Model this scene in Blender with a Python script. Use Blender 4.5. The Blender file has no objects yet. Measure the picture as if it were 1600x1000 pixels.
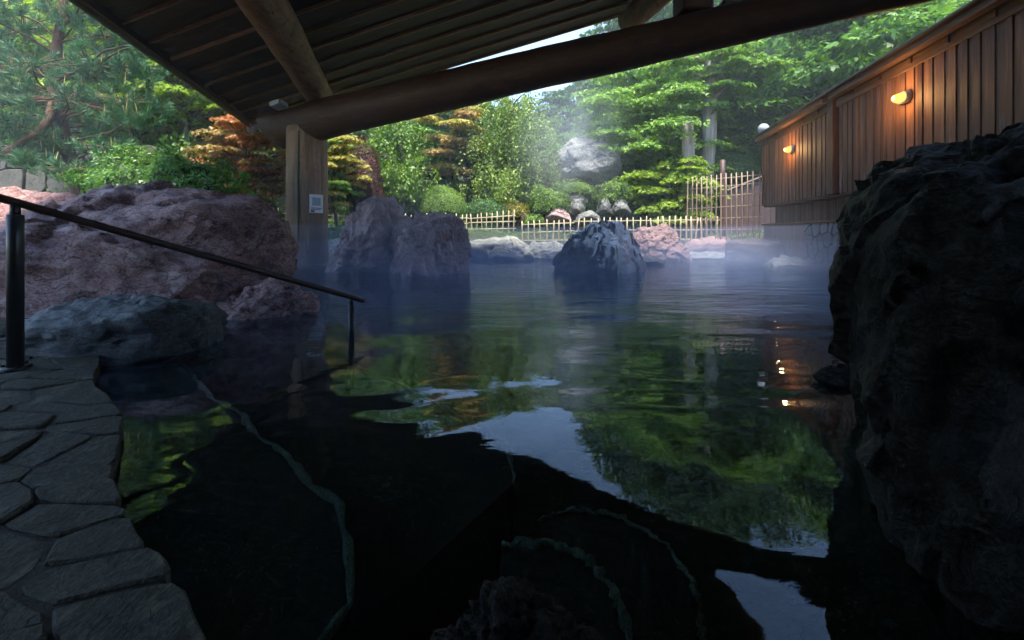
import bpy, bmesh, math, random
import numpy as np
from mathutils import Vector

# ------------------------------------------------------------------ camera, sky, light, exposure
sc = bpy.context.scene
COL = sc.collection
H = 0.75                      # camera height above the water (water = z 0)
F = 711.1                     # focal length in pixels of the 1600 px wide photograph (16 mm on 36 mm)
HZ = 364.0                    # horizon row
cam_d = bpy.data.cameras.new('camera'); cam = bpy.data.objects.new('camera', cam_d); COL.objects.link(cam)
cam.location = (0, 0, H); cam.rotation_euler = (math.radians(90), 0, 0)
cam_d.lens = 16; cam_d.sensor_width = 36; cam_d.shift_y = -(500 - HZ) / 1600
cam_d.clip_start = 0.05; cam_d.clip_end = 600
sc.camera = cam
SUN_EL, SUN_AZ = 70, 178      # degrees; azimuth from +Y towards +X
w = bpy.data.worlds.new('World'); sc.world = w; w.use_nodes = True
nt = w.node_tree; bgn = nt.nodes['Background']
sky = nt.nodes.new('ShaderNodeTexSky'); sky.sky_type = 'NISHITA'; sky.sun_disc = False
sky.sun_elevation = math.radians(SUN_EL); sky.sun_rotation = math.radians(SUN_AZ)
sky.air_density = 1.0; sky.dust_density = 0.0; sky.ozone_density = 5.5
nt.links.new(sky.outputs[0], bgn.inputs[0]); bgn.inputs[1].default_value = 0.15
sun_d = bpy.data.lights.new('sun', 'SUN'); sun = bpy.data.objects.new('sun', sun_d); COL.objects.link(sun)
sun_d.energy = 5.0; sun_d.angle = math.radians(16); sun_d.color = (1, 0.93, 0.78)
_e, _a = math.radians(SUN_EL), math.radians(SUN_AZ)
sdir = Vector((math.sin(_a) * math.cos(_e), math.cos(_a) * math.cos(_e), math.sin(_e)))
sun.rotation_euler = sdir.to_track_quat('Z', 'Y').to_euler(); sun.location = (-20, 20, 40)
sc.view_settings.view_transform = 'Standard'; sc.view_settings.look = 'None'
sc.view_settings.exposure = 1.9; sc.view_settings.gamma = 1
sc.cycles.use_denoising = True; sc.cycles.max_bounces = 8; sc.cycles.diffuse_bounces = 3; sc.cycles.glossy_bounces = 3
sc.cycles.transmission_bounces = 4; sc.cycles.transparent_max_bounces = 12; sc.cycles.volume_bounces = 1
sc.cycles.caustics_reflective = False; sc.cycles.caustics_refractive = False
sc.cycles.sample_clamp_indirect = 4
sc.cycles.use_adaptive_sampling = True; sc.cycles.adaptive_threshold = 0.03; sc.cycles.adaptive_min_samples = 24
sc.cycles.volume_step_rate = 3; sc.cycles.volume_max_steps = 64

def P(px, py, D):             # photograph pixel at distance D -> world
    return np.array([(px - 800) / F * D, D, H + (HZ - py) / F * D])

# ------------------------------------------------------------------ helpers
rs = np.random.RandomState
def tag(o, label=None, cat=None, group=None, kind=None):
    if label: o['label'] = label
    if cat: o['category'] = cat
    if group: o['group'] = group
    if kind: o['kind'] = kind
    return o
def empty(name, loc, label=None, cat=None, group=None, kind=None):
    o = bpy.data.objects.new(name, None); COL.objects.link(o); o.location = [float(v) for v in loc]
    o.empty_display_size = 0.1
    return tag(o, label, cat, group, kind)
def np_mesh(name, V, Fc, smooth=False):
    """V (n,3), Fc (m,k) uniform faces, or a list of faces"""
    me = bpy.data.meshes.new(name)
    if isinstance(Fc, np.ndarray):
        V = np.asarray(V, np.float32); m, k = Fc.shape
        me.vertices.add(len(V)); me.vertices.foreach_set('co', V.ravel())
        me.loops.add(m * k); me.loops.foreach_set('vertex_index', Fc.astype(np.int32).ravel())
        me.polygons.add(m); me.polygons.foreach_set('loop_start', np.arange(0, m * k, k, dtype=np.int32))
        if smooth: me.polygons.foreach_set('use_smooth', np.ones(m, bool))
        me.update(calc_edges=True)
    else:
        me.from_pydata([tuple(map(float, v)) for v in V], [], Fc)
        if smooth:
            for p in me.polygons: p.use_smooth = True
        me.update()
    return me
def obj(name, V, Fc, m, parent=None, smooth=False, origin=None):
    """V in world coordinates; becomes local to parent / origin"""
    V = np.asarray(V, float)
    if parent is not None:
        org = np.array(parent.location)
        if parent.parent is not None: org = org + np.array(parent.parent.location)
    else:
        org = np.array(origin if origin is not None else (0, 0, 0), float)
    me = np_mesh(name, V - org, Fc, smooth); me.materials.append(m)
    o = bpy.data.objects.new(name, me); COL.objects.link(o)
    if parent is not None: o.parent = parent
    else: o.location = org
    return o

def _hash(ix, iy, iz, seed):
    h = (ix.astype(np.int64) * 374761393 + iy.astype(np.int64) * 668265263 + iz.astype(np.int64) * 1274126177 + seed * 974634777) & 0xffffffff
    h = ((h ^ (h >> 13)) * 1103515245) & 0xffffffff
    h = ((h ^ (h >> 15)) * 2246822519) & 0xffffffff
    return ((h ^ (h >> 16)) & 0xffffff) / float(0xffffff)
def vnoise(p, seed=0):
    i = np.floor(p).astype(np.int64); f = p - i; f = f * f * f * (f * (f * 6 - 15) + 10)
    r = 0
    for dx in (0, 1):
        wx = f[:, 0] if dx else 1 - f[:, 0]
        for dy in (0, 1):
            wy = f[:, 1] if dy else 1 - f[:, 1]
            for dz in (0, 1):
                wz = f[:, 2] if dz else 1 - f[:, 2]
                r = r + wx * wy * wz * _hash(i[:, 0] + dx, i[:, 1] + dy, i[:, 2] + dz, seed)
    return r * 2 - 1
def fbm(p, seed=0, oct=4, lac=2.03, gain=0.5):
    a, r = 1.0, 0
    for k in range(oct):
        r = r + a * vnoise(p, seed + k * 17); p = p * lac + 13.7; a *= gain
    return r
def ridged(p, seed=0, oct=4):
    a, r = 1.0, 0
    for k in range(oct):
        r = r + a * (1 - 2 * np.abs(vnoise(p, seed + k * 31))); p = p * 2.07 + 5.3; a *= 0.5
    return r
def norm(v): return v / np.maximum(np.linalg.norm(v, axis=-1, keepdims=True), 1e-9)

def tube(path, rad, n=8, cap=True):
    path = np.asarray(path, float); m = len(path); rad = np.broadcast_to(rad, (m,))
    T = np.gradient(path, axis=0); T = norm(T)
    ref = np.array([0, 0, 1.0]) if abs(T[:, 2]).mean() < 0.8 else np.array([1.0, 0, 0])
    A = norm(np.cross(T, ref)); B = np.cross(T, A)
    th = np.arange(n) * 2 * np.pi / n
    V = path[:, None] + rad[:, None, None] * (np.cos(th)[None, :, None] * A[:, None] + np.sin(th)[None, :, None] * B[:, None])
    V = V.reshape(-1, 3); Fc = []
    for i in range(m - 1):
        for j in range(n):
            Fc.append((i * n + j, i * n + (j + 1) % n, (i + 1) * n + (j + 1) % n, (i + 1) * n + j))
    if cap:
        Fc.append(tuple(range(n - 1, -1, -1))); Fc.append(tuple(range((m - 1) * n, m * n)))
    return V, Fc
def merge(parts):
    Vs, Fs, k = [], [], 0
    for V, Fc in parts:
        Vs.append(np.asarray(V, float)); Fs += [tuple(int(i) + k for i in f) for f in Fc]; k += len(V)
    return np.vstack(Vs), Fs
def frame_box(o, ax, ay, az, x0, x1, y0, y1, z0, z1, bev=0.0):
    """box in the frame o + x*ax + y*ay + z*az, long edges chamfered by bev"""
    o, ax, ay, az = (np.asarray(v, float) for v in (o, ax, ay, az))
    b = min(bev, (x1 - x0) * .4, (y1 - y0) * .4, (z1 - z0) * .4)
    if b <= 0:
        L = [(x, y, z) for x in (x0, x1) for y in (y0, y1) for z in (z0, z1)]
        Fc = [(0, 1, 3, 2), (4, 6, 7, 5), (0, 4, 5, 1), (2, 3, 7, 6), (0, 2, 6, 4), (1, 5, 7, 3)]
    else:
        bm = bmesh.new(); bmesh.ops.create_cube(bm, size=1)
        for v in bm.verts:
            v.co = ((x0 + x1) / 2 + v.co.x * (x1 - x0), (y0 + y1) / 2 + v.co.y * (y1 - y0), (z0 + z1) / 2 + v.co.z * (z1 - z0))
        bmesh.ops.bevel(bm, geom=bm.edges[:], offset=b, segments=1, affect='EDGES')
        bm.verts.index_update(); L = [tuple(v.co) for v in bm.verts]; Fc = [tuple(v.index for v in f.verts) for f in bm.faces]; bm.free()
    L = np.array(L)
    return o + L[:, :1] * ax + L[:, 1:2] * ay + L[:, 2:3] * az, Fc

# ------------------------------------------------------------------ materials
class NB:
    def __init__(s, name):
        s.m = bpy.data.materials.new(name); s.m.use_nodes = True; s.t = s.m.node_tree; s.t.nodes.clear()
        s.out = s.n('OutputMaterial')
    def n(s, t, **k):
        x = s.t.nodes.new('ShaderNode' + t)
        for a, v in k.items(): setattr(x, a, v)
        return x
    def l(s, a, b): s.t.links.new(a, b)
    def coord(s, scale=(1, 1, 1), rot=(0, 0, 0), out='Object'):
        tc = s.n('TexCoord'); mp = s.n('Mapping'); mp.inputs['Scale'].default_value = scale; mp.inputs['Rotation'].default_value = rot
        s.l(tc.outputs[out], mp.inputs[0]); return mp.outputs[0]
    def world(s, scale=(1, 1, 1), rot=(0, 0, 0)):
        g = s.n('NewGeometry'); mp = s.n('Mapping'); mp.inputs['Scale'].default_value = scale; mp.inputs['Rotation'].default_value = rot
        s.l(g.outputs['Position'], mp.inputs[0]); return mp.outputs[0]
    def noise(s, vec, scale, detail=5, rough=0.55, dist=0.0):
        x = s.n('TexNoise'); x.inputs['Scale'].default_value = scale; x.inputs['Detail'].default_value = detail
        x.inputs['Roughness'].default_value = rough; x.inputs['Distortion'].default_value = dist
        s.l(vec, x.inputs['Vector']); return x.outputs['Fac']
    def ramp(s, fac, stops, interp='LINEAR'):
        r = s.n('ValToRGB'); e = r.color_ramp.elements; r.color_ramp.interpolation = interp
        while len(e) < len(stops): e.new(0.5)
        for i, (p, c) in enumerate(stops):
            e[i].position = p; e[i].color = (*c, 1) if len(c) == 3 else c
        s.l(fac, r.inputs[0]); return r.outputs[0]
    def mix(s, fac, a, b, mode='MIX'):
        x = s.n('MixRGB', blend_type=mode)
        for v, i in ((fac, 0), (a, 1), (b, 2)):
            if hasattr(v, 'is_linked'): s.l(v, x.inputs[i])
            elif i == 0: x.inputs[0].default_value = v
            else: x.inputs[i].default_value = (*v, 1)
        return x.outputs[0]
    def math(s, op, a, b=0.0):
        x = s.n('Math', operation=op)
        for v, i in ((a, 0), (b, 1)):
            if hasattr(v, 'is_linked'): s.l(v, x.inputs[i])
            else: x.inputs[i].default_value = v
        return x.outputs[0]
    def bump(s, h, strength=0.5, dist=0.02):
        b = s.n('Bump'); b.inputs['Strength'].default_value = strength; b.inputs['Distance'].default_value = dist
        s.l(h, b.inputs['Height']); return b.outputs[0]
    def pbr(s, col, rough=0.7, bump=None, spec=0.5, metal=0.0):
        p = s.n('BsdfPrincipled')
        for v, k in ((col, 'Base Color'), (rough, 'Roughness')):
            if hasattr(v, 'is_linked'): s.l(v, p.inputs[k])
            else: p.inputs[k].default_value = (*v, 1) if k == 'Base Color' else v
        p.inputs['Specular IOR Level'].default_value = spec; p.inputs['Metallic'].default_value = metal
        if bump is not None: s.l(bump, p.inputs['Normal'])
        s.l(p.outputs[0], s.out.inputs[0]); return s.m

BL = (0, 0, 0); WH = (1, 1, 1)
def mat_rock(name, dark, mid, light, scale=1.0, rough=(0.45, 0.8), patch=0.5, vein=None, stretch=(1, 1, 1), rot=(0, 0, 0), bump=0.8, bdist=0.03, spec=0.4):
    b = NB(name); v = b.coord(stretch, rot)
    n1 = b.noise(v, 1.6 * scale, 8, 0.62, 0.6); n2 = b.noise(v, 7 * scale, 8, 0.7, 1.2); n3 = b.noise(v, 28 * scale, 6, 0.7)
    c = b.ramp(n1, [(0.3, dark), (0.55, mid), (0.75, light)])
    c2 = b.ramp(n2, [(0.32, dark), (0.5, mid), (0.68, light)])
    c = b.mix(0.55, c, c2)
    c = b.mix(b.ramp(n3, [(0.38, (0.75,) * 3), (0.6, BL)]), c, dark)
    if vein:
        n4 = b.noise(v, 3.1 * scale, 6, 0.6, 2.5)
        f = b.ramp(n4, [(0.47, BL), (0.5, (vein[1],) * 3), (0.53, BL)])
        c = b.mix(f, c, vein[0])
        n5 = b.noise(v, 8.5 * scale, 6, 0.65, 2.0); c = b.mix(b.ramp(n5, [(0.455, BL), (0.5, (vein[1] * 0.9,) * 3), (0.545, BL)]), c, vein[0])
        f2 = b.ramp(b.noise(v, 2.3 * scale, 5, 0.6, 0.4), [(0.58, BL), (0.66, (patch,) * 3)])
        c = b.mix(f2, c, light)
    vo = b.n('TexVoronoi', feature='DISTANCE_TO_EDGE'); vo.inputs['Scale'].default_value = 1.7 * scale
    dn = b.n('TexNoise'); dn.inputs['Scale'].default_value = 2.5 * scale; dn.inputs['Detail'].default_value = 6; b.l(v, dn.inputs['Vector'])
    va = b.n('VectorMath', operation='MULTIPLY_ADD'); b.l(dn.outputs['Color'], va.inputs[0]); va.inputs[1].default_value = (0.9 / scale,) * 3; b.l(v, va.inputs[2]); b.l(va.outputs[0], vo.inputs['Vector'])
    ck = b.ramp(vo.outputs['Distance'], [(0.0, (0.7,) * 3), (0.022, BL)])
    c = b.mix(ck, c, tuple(x * 0.35 for x in dark))
    h = b.math('SUBTRACT', b.math('ADD', b.math('MULTIPLY', n2, 0.6), b.math('MULTIPLY', n3, 0.4)), b.math('MULTIPLY', ck, 0.35))
    r = b.ramp(n2, [(0.3, (rough[0],) * 3), (0.7, (rough[1],) * 3)])
    return b.pbr(c, r, b.bump(h, bump, bdist), spec)
def mat_leaf(name, cols, trans=0.4, rough=0.5):
    b = NB(name); g = b.n('NewGeometry')
    cols = [tuple(x * 1.3 for x in c) for c in cols]
    stops = [(i / max(1, len(cols) - 1), c) for i, c in enumerate(cols)]
    c = b.ramp(g.outputs['Random Per Island'], stops)
    v = b.coord(); c = b.mix(b.ramp(b.noise(v, 1.3, 3), [(0.35, (0.45,) * 3), (0.6, BL)]), c, tuple(x * 0.55 for x in cols[0]))
    d = b.n('BsdfDiffuse'); t = b.n('BsdfTranslucent'); gl = b.n('BsdfGlossy'); gl.inputs['Roughness'].default_value = rough
    gl.inputs['Color'].default_value = (0.5, 0.5, 0.5, 1)
    b.l(c, d.inputs[0]); tc = b.mix(1.0, c, (1.25, 1.2, 0.55), 'MULTIPLY'); b.l(tc, t.inputs[0])
    m1 = b.n('MixShader'); m1.inputs[0].default_value = trans; b.l(d.outputs[0], m1.inputs[1]); b.l(t.outputs[0], m1.inputs[2])
    m2 = b.n('MixShader'); m2.inputs[0].default_value = 0.05; b.l(m1.outputs[0], m2.inputs[1]); b.l(gl.outputs[0], m2.inputs[2])
    b.l(m2.outputs[0], b.out.inputs[0]); return b.m
def mat_wood(name, dark, mid, light, stretch=(14, 14, 0.8), rough=0.65, damp=None, spots=0.0, rnd=True, bump=0.4):
    b = NB(name); v = b.coord(stretch)
    oi = b.n('ObjectInfo'); va = b.n('VectorMath', operation='ADD'); sc_ = b.n('VectorMath', operation='SCALE')
    cx = b.n('CombineXYZ')
    for i in range(3): b.l(oi.outputs['Random'], cx.inputs[i])
    b.l(cx.outputs[0], sc_.inputs[0]); sc_.inputs['Scale'].default_value = 37.0
    b.l(v, va.inputs[0]); b.l(sc_.outputs[0], va.inputs[1]); v2 = va.outputs[0]
    n1 = b.noise(v2, 1.0, 6, 0.6, 0.8); n2 = b.noise(v2, 4.0, 5, 0.7)
    c = b.mix(0.4, b.ramp(n1, [(0.3, dark), (0.52, mid), (0.72, light)]), b.ramp(n2, [(0.3, dark), (0.7, light)]))
    if rnd:
        c = b.mix(1.0, c, b.ramp(oi.outputs['Random'], [(0, (0.5, 0.48, 0.48)), (1, (1.25, 1.2, 1.15))]), 'MULTIPLY')
    if spots:
        k = b.ramp(b.noise(b.coord((1, 1, 1)), 9, 4, 0.6, 0.5), [(0.58, BL), (0.66, (spots,) * 3)]); c = b.mix(k, c, tuple(x * 0.3 for x in dark))
    rr = rough
    if damp:   # (z low, z high, colour, stain colour): weathered damp lower part with an uneven edge
        g = b.n('NewGeometry'); sp = b.n('SeparateXYZ'); b.l(g.outputs['Position'], sp.inputs[0])
        wv = b.noise(b.world((3, 1.2, 0.5)), 1.0, 5, 0.65)
        z = b.math('ADD', sp.outputs[2], b.math('MULTIPLY', b.math('SUBTRACT', wv, 0.5), 1.6))
        mr = b.n('MapRange'); b.l(z, mr.inputs[0]); mr.inputs[1].default_value = damp[0]; mr.inputs[2].default_value = damp[1]
        mr.inputs[3].default_value = 1; mr.inputs[4].default_value = 0
        c = b.mix(b.math('MULTIPLY', mr.outputs[0], 0.85), c, damp[2])
        st = b.ramp(b.noise(b.world((9, 9, 0.9)), 1.0, 6, 0.7), [(0.56, BL), (0.72, (0.8,) * 3)])
        c = b.mix(b.math('MULTIPLY', st, mr.outputs[0]), c, damp[3])
    h = b.math('ADD', n1, b.math('MULTIPLY', n2, 0.5))
    return b.pbr(c, rr, b.bump(h, bump, 0.01), 0.35)
def mat_plain(name, col, rough=0.6, metal=0.0, var=0.25, scale=8.0, spec=0.5):
    b = NB(name); v = b.coord()
    n = b.noise(v, scale, 5, 0.6)
    c = b.ramp(n, [(0.3, tuple(x * (1 - var) for x in col)), (0.7, tuple(min(1, x * (1 + var)) for x in col))])
    r = b.ramp(n, [(0.3, (max(0.02, rough - 0.1),) * 3), (0.7, (min(1, rough + 0.1),) * 3)])
    return b.pbr(c, r, b.bump(n, 0.15, 0.01), spec, metal)

M = {}
M['rock_pink'] = mat_rock('rock_pink', (0.075, 0.028, 0.025), (0.43, 0.18, 0.155), (0.76, 0.57, 0.52), 1.6, (0.45, 0.85), 0.55, ((0.5, 0.42, 0.42), 0.5), (1, 1, 1.5), (0, 0.35, 0), 1.0, 0.035)
M['rock_purple'] = mat_rock('rock_purple', (0.085, 0.046, 0.048), (0.34, 0.19, 0.185), (0.64, 0.51, 0.50), 1.2, (0.4, 0.8), 0.5, ((0.4, 0.36, 0.38), 0.6), (1.4, 1.4, 0.6))
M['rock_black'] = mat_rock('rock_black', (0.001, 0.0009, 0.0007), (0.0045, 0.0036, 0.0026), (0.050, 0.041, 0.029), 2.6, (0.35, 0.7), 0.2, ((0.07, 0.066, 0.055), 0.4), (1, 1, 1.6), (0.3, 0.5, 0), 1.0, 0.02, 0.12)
M['rock_slate'] = mat_rock('rock_slate', (0.012, 0.015, 0.018), (0.05, 0.058, 0.065), (0.14, 0.16, 0.175), 1.8, (0.3, 0.6), 0.4, ((0.2, 0.22, 0.24), 0.4), (1, 1, 3.0), (0.1, 0.1, 0), 0.9, 0.02)
M['rock_dark'] = mat_rock('rock_dark_purple', (0.022, 0.017, 0.020), (0.060, 0.044, 0.050), (0.13, 0.105, 0.115), 1.2)
M['rock_grey'] = mat_rock('rock_grey', (0.04, 0.045, 0.045), (0.10, 0.108, 0.11), (0.20, 0.21, 0.21), 1.2, (0.6, 0.9), 0.4, ((0.5, 0.5, 0.48), 0.5))
M['rock_pale'] = mat_rock('rock_pale', (0.10, 0.10, 0.085), (0.26, 0.26, 0.225), (0.46, 0.45, 0.40), 1.4, (0.5, 0.85), 0.6, ((0.7, 0.69, 0.62), 0.5))
M['rock_red'] = mat_rock('rock_red', (0.06, 0.03, 0.032), (0.17, 0.085, 0.085), (0.31, 0.20, 0.20), 1.3, (0.5, 0.85), 0.4, ((0.5, 0.38, 0.36), 0.4))
def mat_streaked():
    b = NB('rock_streaked'); v = b.coord((2.2, 2.2, 0.35))
    n1 = b.noise(v, 1.5, 8, 0.62, 1.8); n2 = b.noise(b.coord(), 14, 7, 0.7, 0.5)
    c = b.ramp(n1, [(0.36, (0.012, 0.013, 0.02)), (0.45, (0.06, 0.065, 0.085)), (0.50, (0.72, 0.73, 0.76)), (0.64, (0.88, 0.88, 0.90))])
    g = b.n('NewGeometry'); sp = b.n('SeparateXYZ'); b.l(g.outputs['Position'], sp.inputs[0])
    sx = b.n('SeparateXYZ'); tcn = b.n('TexCoord'); b.l(tcn.outputs['Object'], sx.inputs[0])
    k = b.math('ADD', b.math('ADD', b.math('MULTIPLY', sp.outputs[2], 0.75), b.math('MULTIPLY', sx.outputs[0], 0.75)), b.math('MULTIPLY', b.math('SUBTRACT', n1, 0.5), 1.4))
    f = b.ramp(k, [(0.1, BL), (0.3, WH)])  # pale streaks belong to the stone; whitening toward the top is painted skylight
    c = b.mix(f, b.mix(b.ramp(n2, [(0.3, BL), (0.7, (0.5,) * 3)]), (0.013, 0.012, 0.017), (0.06, 0.055, 0.07)), c)
    return b.pbr(c, 0.5, b.bump(b.math('ADD', n1, b.math('MULTIPLY', n2, 0.4)), 0.9, 0.03), 0.5)
M['rock_streaked'] = mat_streaked()
M['flag'] = mat_rock('flagstone', (0.012, 0.012, 0.007), (0.058, 0.055, 0.034), (0.26, 0.24, 0.155), 4.5, (0.5, 0.85), 0.3, ((0.2, 0.2, 0.18), 0.3), (1.6, 0.7, 1), (0, 0, 0.35), 1.0, 0.012, 0.2)
M['mortar'] = mat_rock('mortar', (0.016, 0.012, 0.008), (0.05, 0.035, 0.024), (0.10, 0.07, 0.05), 6, (0.7, 0.95))
M['wall_stone'] = mat_rock('wall_stone', (0.06, 0.057, 0.05), (0.13, 0.12, 0.105), (0.22, 0.20, 0.18), 1.6, (0.7, 0.95))
M['wall_stone_wet'] = mat_rock('wall_stone_wet', (0.035, 0.04, 0.05), (0.10, 0.115, 0.135), (0.22, 0.24, 0.26), 2.0, (0.4, 0.8))
M['joint_dark'] = mat_plain('joint_dark', (0.012, 0.011, 0.010), 0.95)
M['siding'] = mat_wood('siding_wood', (0.075, 0.028, 0.013), (0.25, 0.105, 0.046), (0.44, 0.22, 0.11), (16, 16, 0.9), 0.6, (1.65, 2.75, (0.060, 0.030, 0.026), (0.36, 0.32, 0.33)))
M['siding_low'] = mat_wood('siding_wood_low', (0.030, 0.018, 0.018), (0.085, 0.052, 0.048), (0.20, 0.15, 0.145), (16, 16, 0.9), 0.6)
M['trim'] = mat_wood('trim_wood', (0.11, 0.052, 0.025), (0.22, 0.115, 0.056), (0.33, 0.19, 0.10), (1.2, 1.2, 18), 0.6)
M['post_wood'] = mat_wood('post_wood', (0.075, 0.026, 0.012), (0.17, 0.066, 0.028), (0.27, 0.12, 0.055), (14, 14, 0.8), 0.6, (1.5, 2.4, (0.05, 0.028, 0.026), (0.2, 0.16, 0.16)))
M['coping'] = mat_plain('coping_metal', (0.035, 0.03, 0.03), 0.5, 0.0)
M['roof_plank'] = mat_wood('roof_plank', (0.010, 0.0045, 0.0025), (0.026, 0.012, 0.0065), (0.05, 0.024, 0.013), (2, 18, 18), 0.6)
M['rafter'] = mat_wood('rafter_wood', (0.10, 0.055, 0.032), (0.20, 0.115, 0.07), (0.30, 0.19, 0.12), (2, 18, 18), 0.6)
M['log'] = mat_wood('log_wood', (0.06, 0.030, 0.015), (0.15, 0.080, 0.040), (0.30, 0.17, 0.085), (6, 1.2, 6), 0.65, None, 0.8, False)
M['beam'] = mat_wood('beam_wood', (0.020, 0.008, 0.004), (0.058, 0.025, 0.011), (0.12, 0.055, 0.024), (1.5, 2.5, 12), 0.6, None, 0.2, False)
M['pillar'] = mat_wood('pillar_wood', (0.11, 0.055, 0.026), (0.27, 0.150, 0.080), (0.42, 0.27, 0.16), (9, 9, 0.7), 0.7, (0.2, 1.9, (0.17, 0.125, 0.10), (0.46, 0.38, 0.32)), 0.3, False)
M['steel'] = mat_plain('rail_steel', (0.030, 0.026, 0.026), 0.38, 0.3, 0.3, 20)
M['rail'] = mat_plain('rail_brown', (0.055, 0.026, 0.018), 0.42, 0.0, 0.35, 14)
M['bamboo'] = mat_plain('bamboo', (0.38, 0.32, 0.22), 0.5, 0, 0.3, 5)
M['bamboo_dark'] = mat_plain('bamboo_old', (0.24, 0.175, 0.13), 0.55, 0, 0.35, 5)
M['bark'] = mat_wood('bark', (0.035, 0.026, 0.020), (0.09, 0.068, 0.052), (0.17, 0.135, 0.11), (7, 7, 1.5), 0.9, None, 0, False, 0.9)
M['bark_pine'] = mat_wood('bark_pine', (0.045, 0.024, 0.015), (0.10, 0.058, 0.036), (0.17, 0.11, 0.075), (8, 8, 3), 0.9, None, 0.4, False, 0.9)
M['bark_pale'] = mat_wood('bark_pale', (0.17, 0.14, 0.11), (0.33, 0.285, 0.235), (0.48, 0.43, 0.37), (9, 9, 0.6), 0.85, None, 0.2, False, 0.6)
M['white'] = mat_plain('white_plastic', (0.70, 0.70, 0.70), 0.45, 0, 0.06)
M['grey'] = mat_plain('grey_plastic', (0.33, 0.35, 0.38), 0.4, 0, 0.1)
M['blueprint'] = mat_plain('notice_blue', (0.28, 0.36, 0.44), 0.6, 0, 0.3, 30)
M['darkprint'] = mat_plain('notice_dark', (0.03, 0.04, 0.03), 0.6, 0, 0.3, 30)
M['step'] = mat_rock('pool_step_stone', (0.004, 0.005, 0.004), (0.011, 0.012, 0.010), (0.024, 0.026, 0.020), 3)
M['nosing'] = mat_rock('step_edge_stone', (0.10, 0.10, 0.075), (0.42, 0.42, 0.33), (0.75, 0.74, 0.64), 7)
M['red_post'] = mat_plain('red_post_paint', (0.055, 0.026, 0.026), 0.6)
# leaves
M['lf_maple'] = mat_leaf('maple_leaf_green', [(0.070, 0.165, 0.018), (0.115, 0.235, 0.022), (0.175, 0.30, 0.028)])
M['lf_maple2'] = mat_leaf('maple_leaf_deep', [(0.040, 0.115, 0.022), (0.075, 0.180, 0.030), (0.12, 0.235, 0.035)])
M['lf_bright'] = mat_leaf('leaf_bright', [(0.10, 0.20, 0.012), (0.19, 0.30, 0.016), (0.32, 0.42, 0.03)], 0.5)
M['lf_orange'] = mat_leaf('maple_leaf_orange', [(0.12, 0.16, 0.03), (0.27, 0.17, 0.05), (0.36, 0.24, 0.085), (0.31, 0.115, 0.05)], 0.4)
M['lf_amber'] = mat_leaf('maple_leaf_amber', [(0.15, 0.21, 0.03), (0.30, 0.26, 0.045), (0.46, 0.30, 0.09)], 0.4)
M['lf_red'] = mat_leaf('maple_leaf_red', [(0.13, 0.12, 0.025), (0.34, 0.10, 0.045), (0.44, 0.17, 0.08)], 0.4)
M['lf_dark_red'] = mat_leaf('maple_leaf_dark_red', [(0.035, 0.012, 0.014), (0.08, 0.025, 0.027), (0.12, 0.05, 0.046)], 0.3)
M['lf_weep'] = mat_leaf('weeping_leaf', [(0.085, 0.15, 0.025), (0.16, 0.25, 0.04), (0.26, 0.36, 0.07)], 0.4)
M['lf_vine'] = mat_leaf('vine_leaf', [(0.075, 0.16, 0.025), (0.13, 0.24, 0.04), (0.22, 0.34, 0.06)], 0.4)
M['lf_dark'] = mat_leaf('leaf_dark', [(0.022, 0.070, 0.018), (0.042, 0.115, 0.026), (0.075, 0.165, 0.035)], 0.35)
M['lf_mid'] = mat_leaf('leaf_mid', [(0.035, 0.105, 0.018), (0.070, 0.165, 0.024), (0.12, 0.24, 0.03)], 0.45)
M['lf_clip'] = mat_leaf('clipped_leaf', [(0.070, 0.150, 0.022), (0.12, 0.215, 0.03), (0.17, 0.27, 0.045)], 0.3)
M['lf_azalea'] = mat_leaf('azalea_leaf', [(0.045, 0.135, 0.020), (0.085, 0.20, 0.026), (0.13, 0.26, 0.04)], 0.35)
M['lf_ochre'] = mat_leaf('ochre_leaf', [(0.10, 0.12, 0.02), (0.22, 0.20, 0.035), (0.30, 0.25, 0.05)], 0.3)
M['petal'] = mat_leaf('white_petal', [(0.6, 0.6, 0.55), (0.75, 0.75, 0.7)], 0.3)
M['needle'] = mat_leaf('pine_needle', [(0.030, 0.095, 0.050), (0.055, 0.145, 0.075), (0.095, 0.205, 0.10)], 0.25)
M['candle'] = mat_leaf('pine_candle', [(0.34, 0.28, 0.09), (0.46, 0.38, 0.15)], 0.2)
M['grass'] = mat_leaf('grass_blade', [(0.07, 0.13, 0.02), (0.12, 0.20, 0.03), (0.18, 0.25, 0.05)], 0.3)
def mat_soil():
    b = NB('soil'); v = b.coord(); n = b.noise(v, 0.8, 8, 0.65); n2 = b.noise(v, 9, 6, 0.7)
    c = b.mix(0.5, b.ramp(n, [(0.35, (0.022, 0.020, 0.012)), (0.6, (0.045, 0.055, 0.02))]), b.ramp(n2, [(0.3, (0.015, 0.013, 0.009)), (0.7, (0.06, 0.055, 0.035))]))
    return b.pbr(c, 0.95, b.bump(n2, 0.8, 0.05), 0.2)
M['soil'] = mat_soil()
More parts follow.
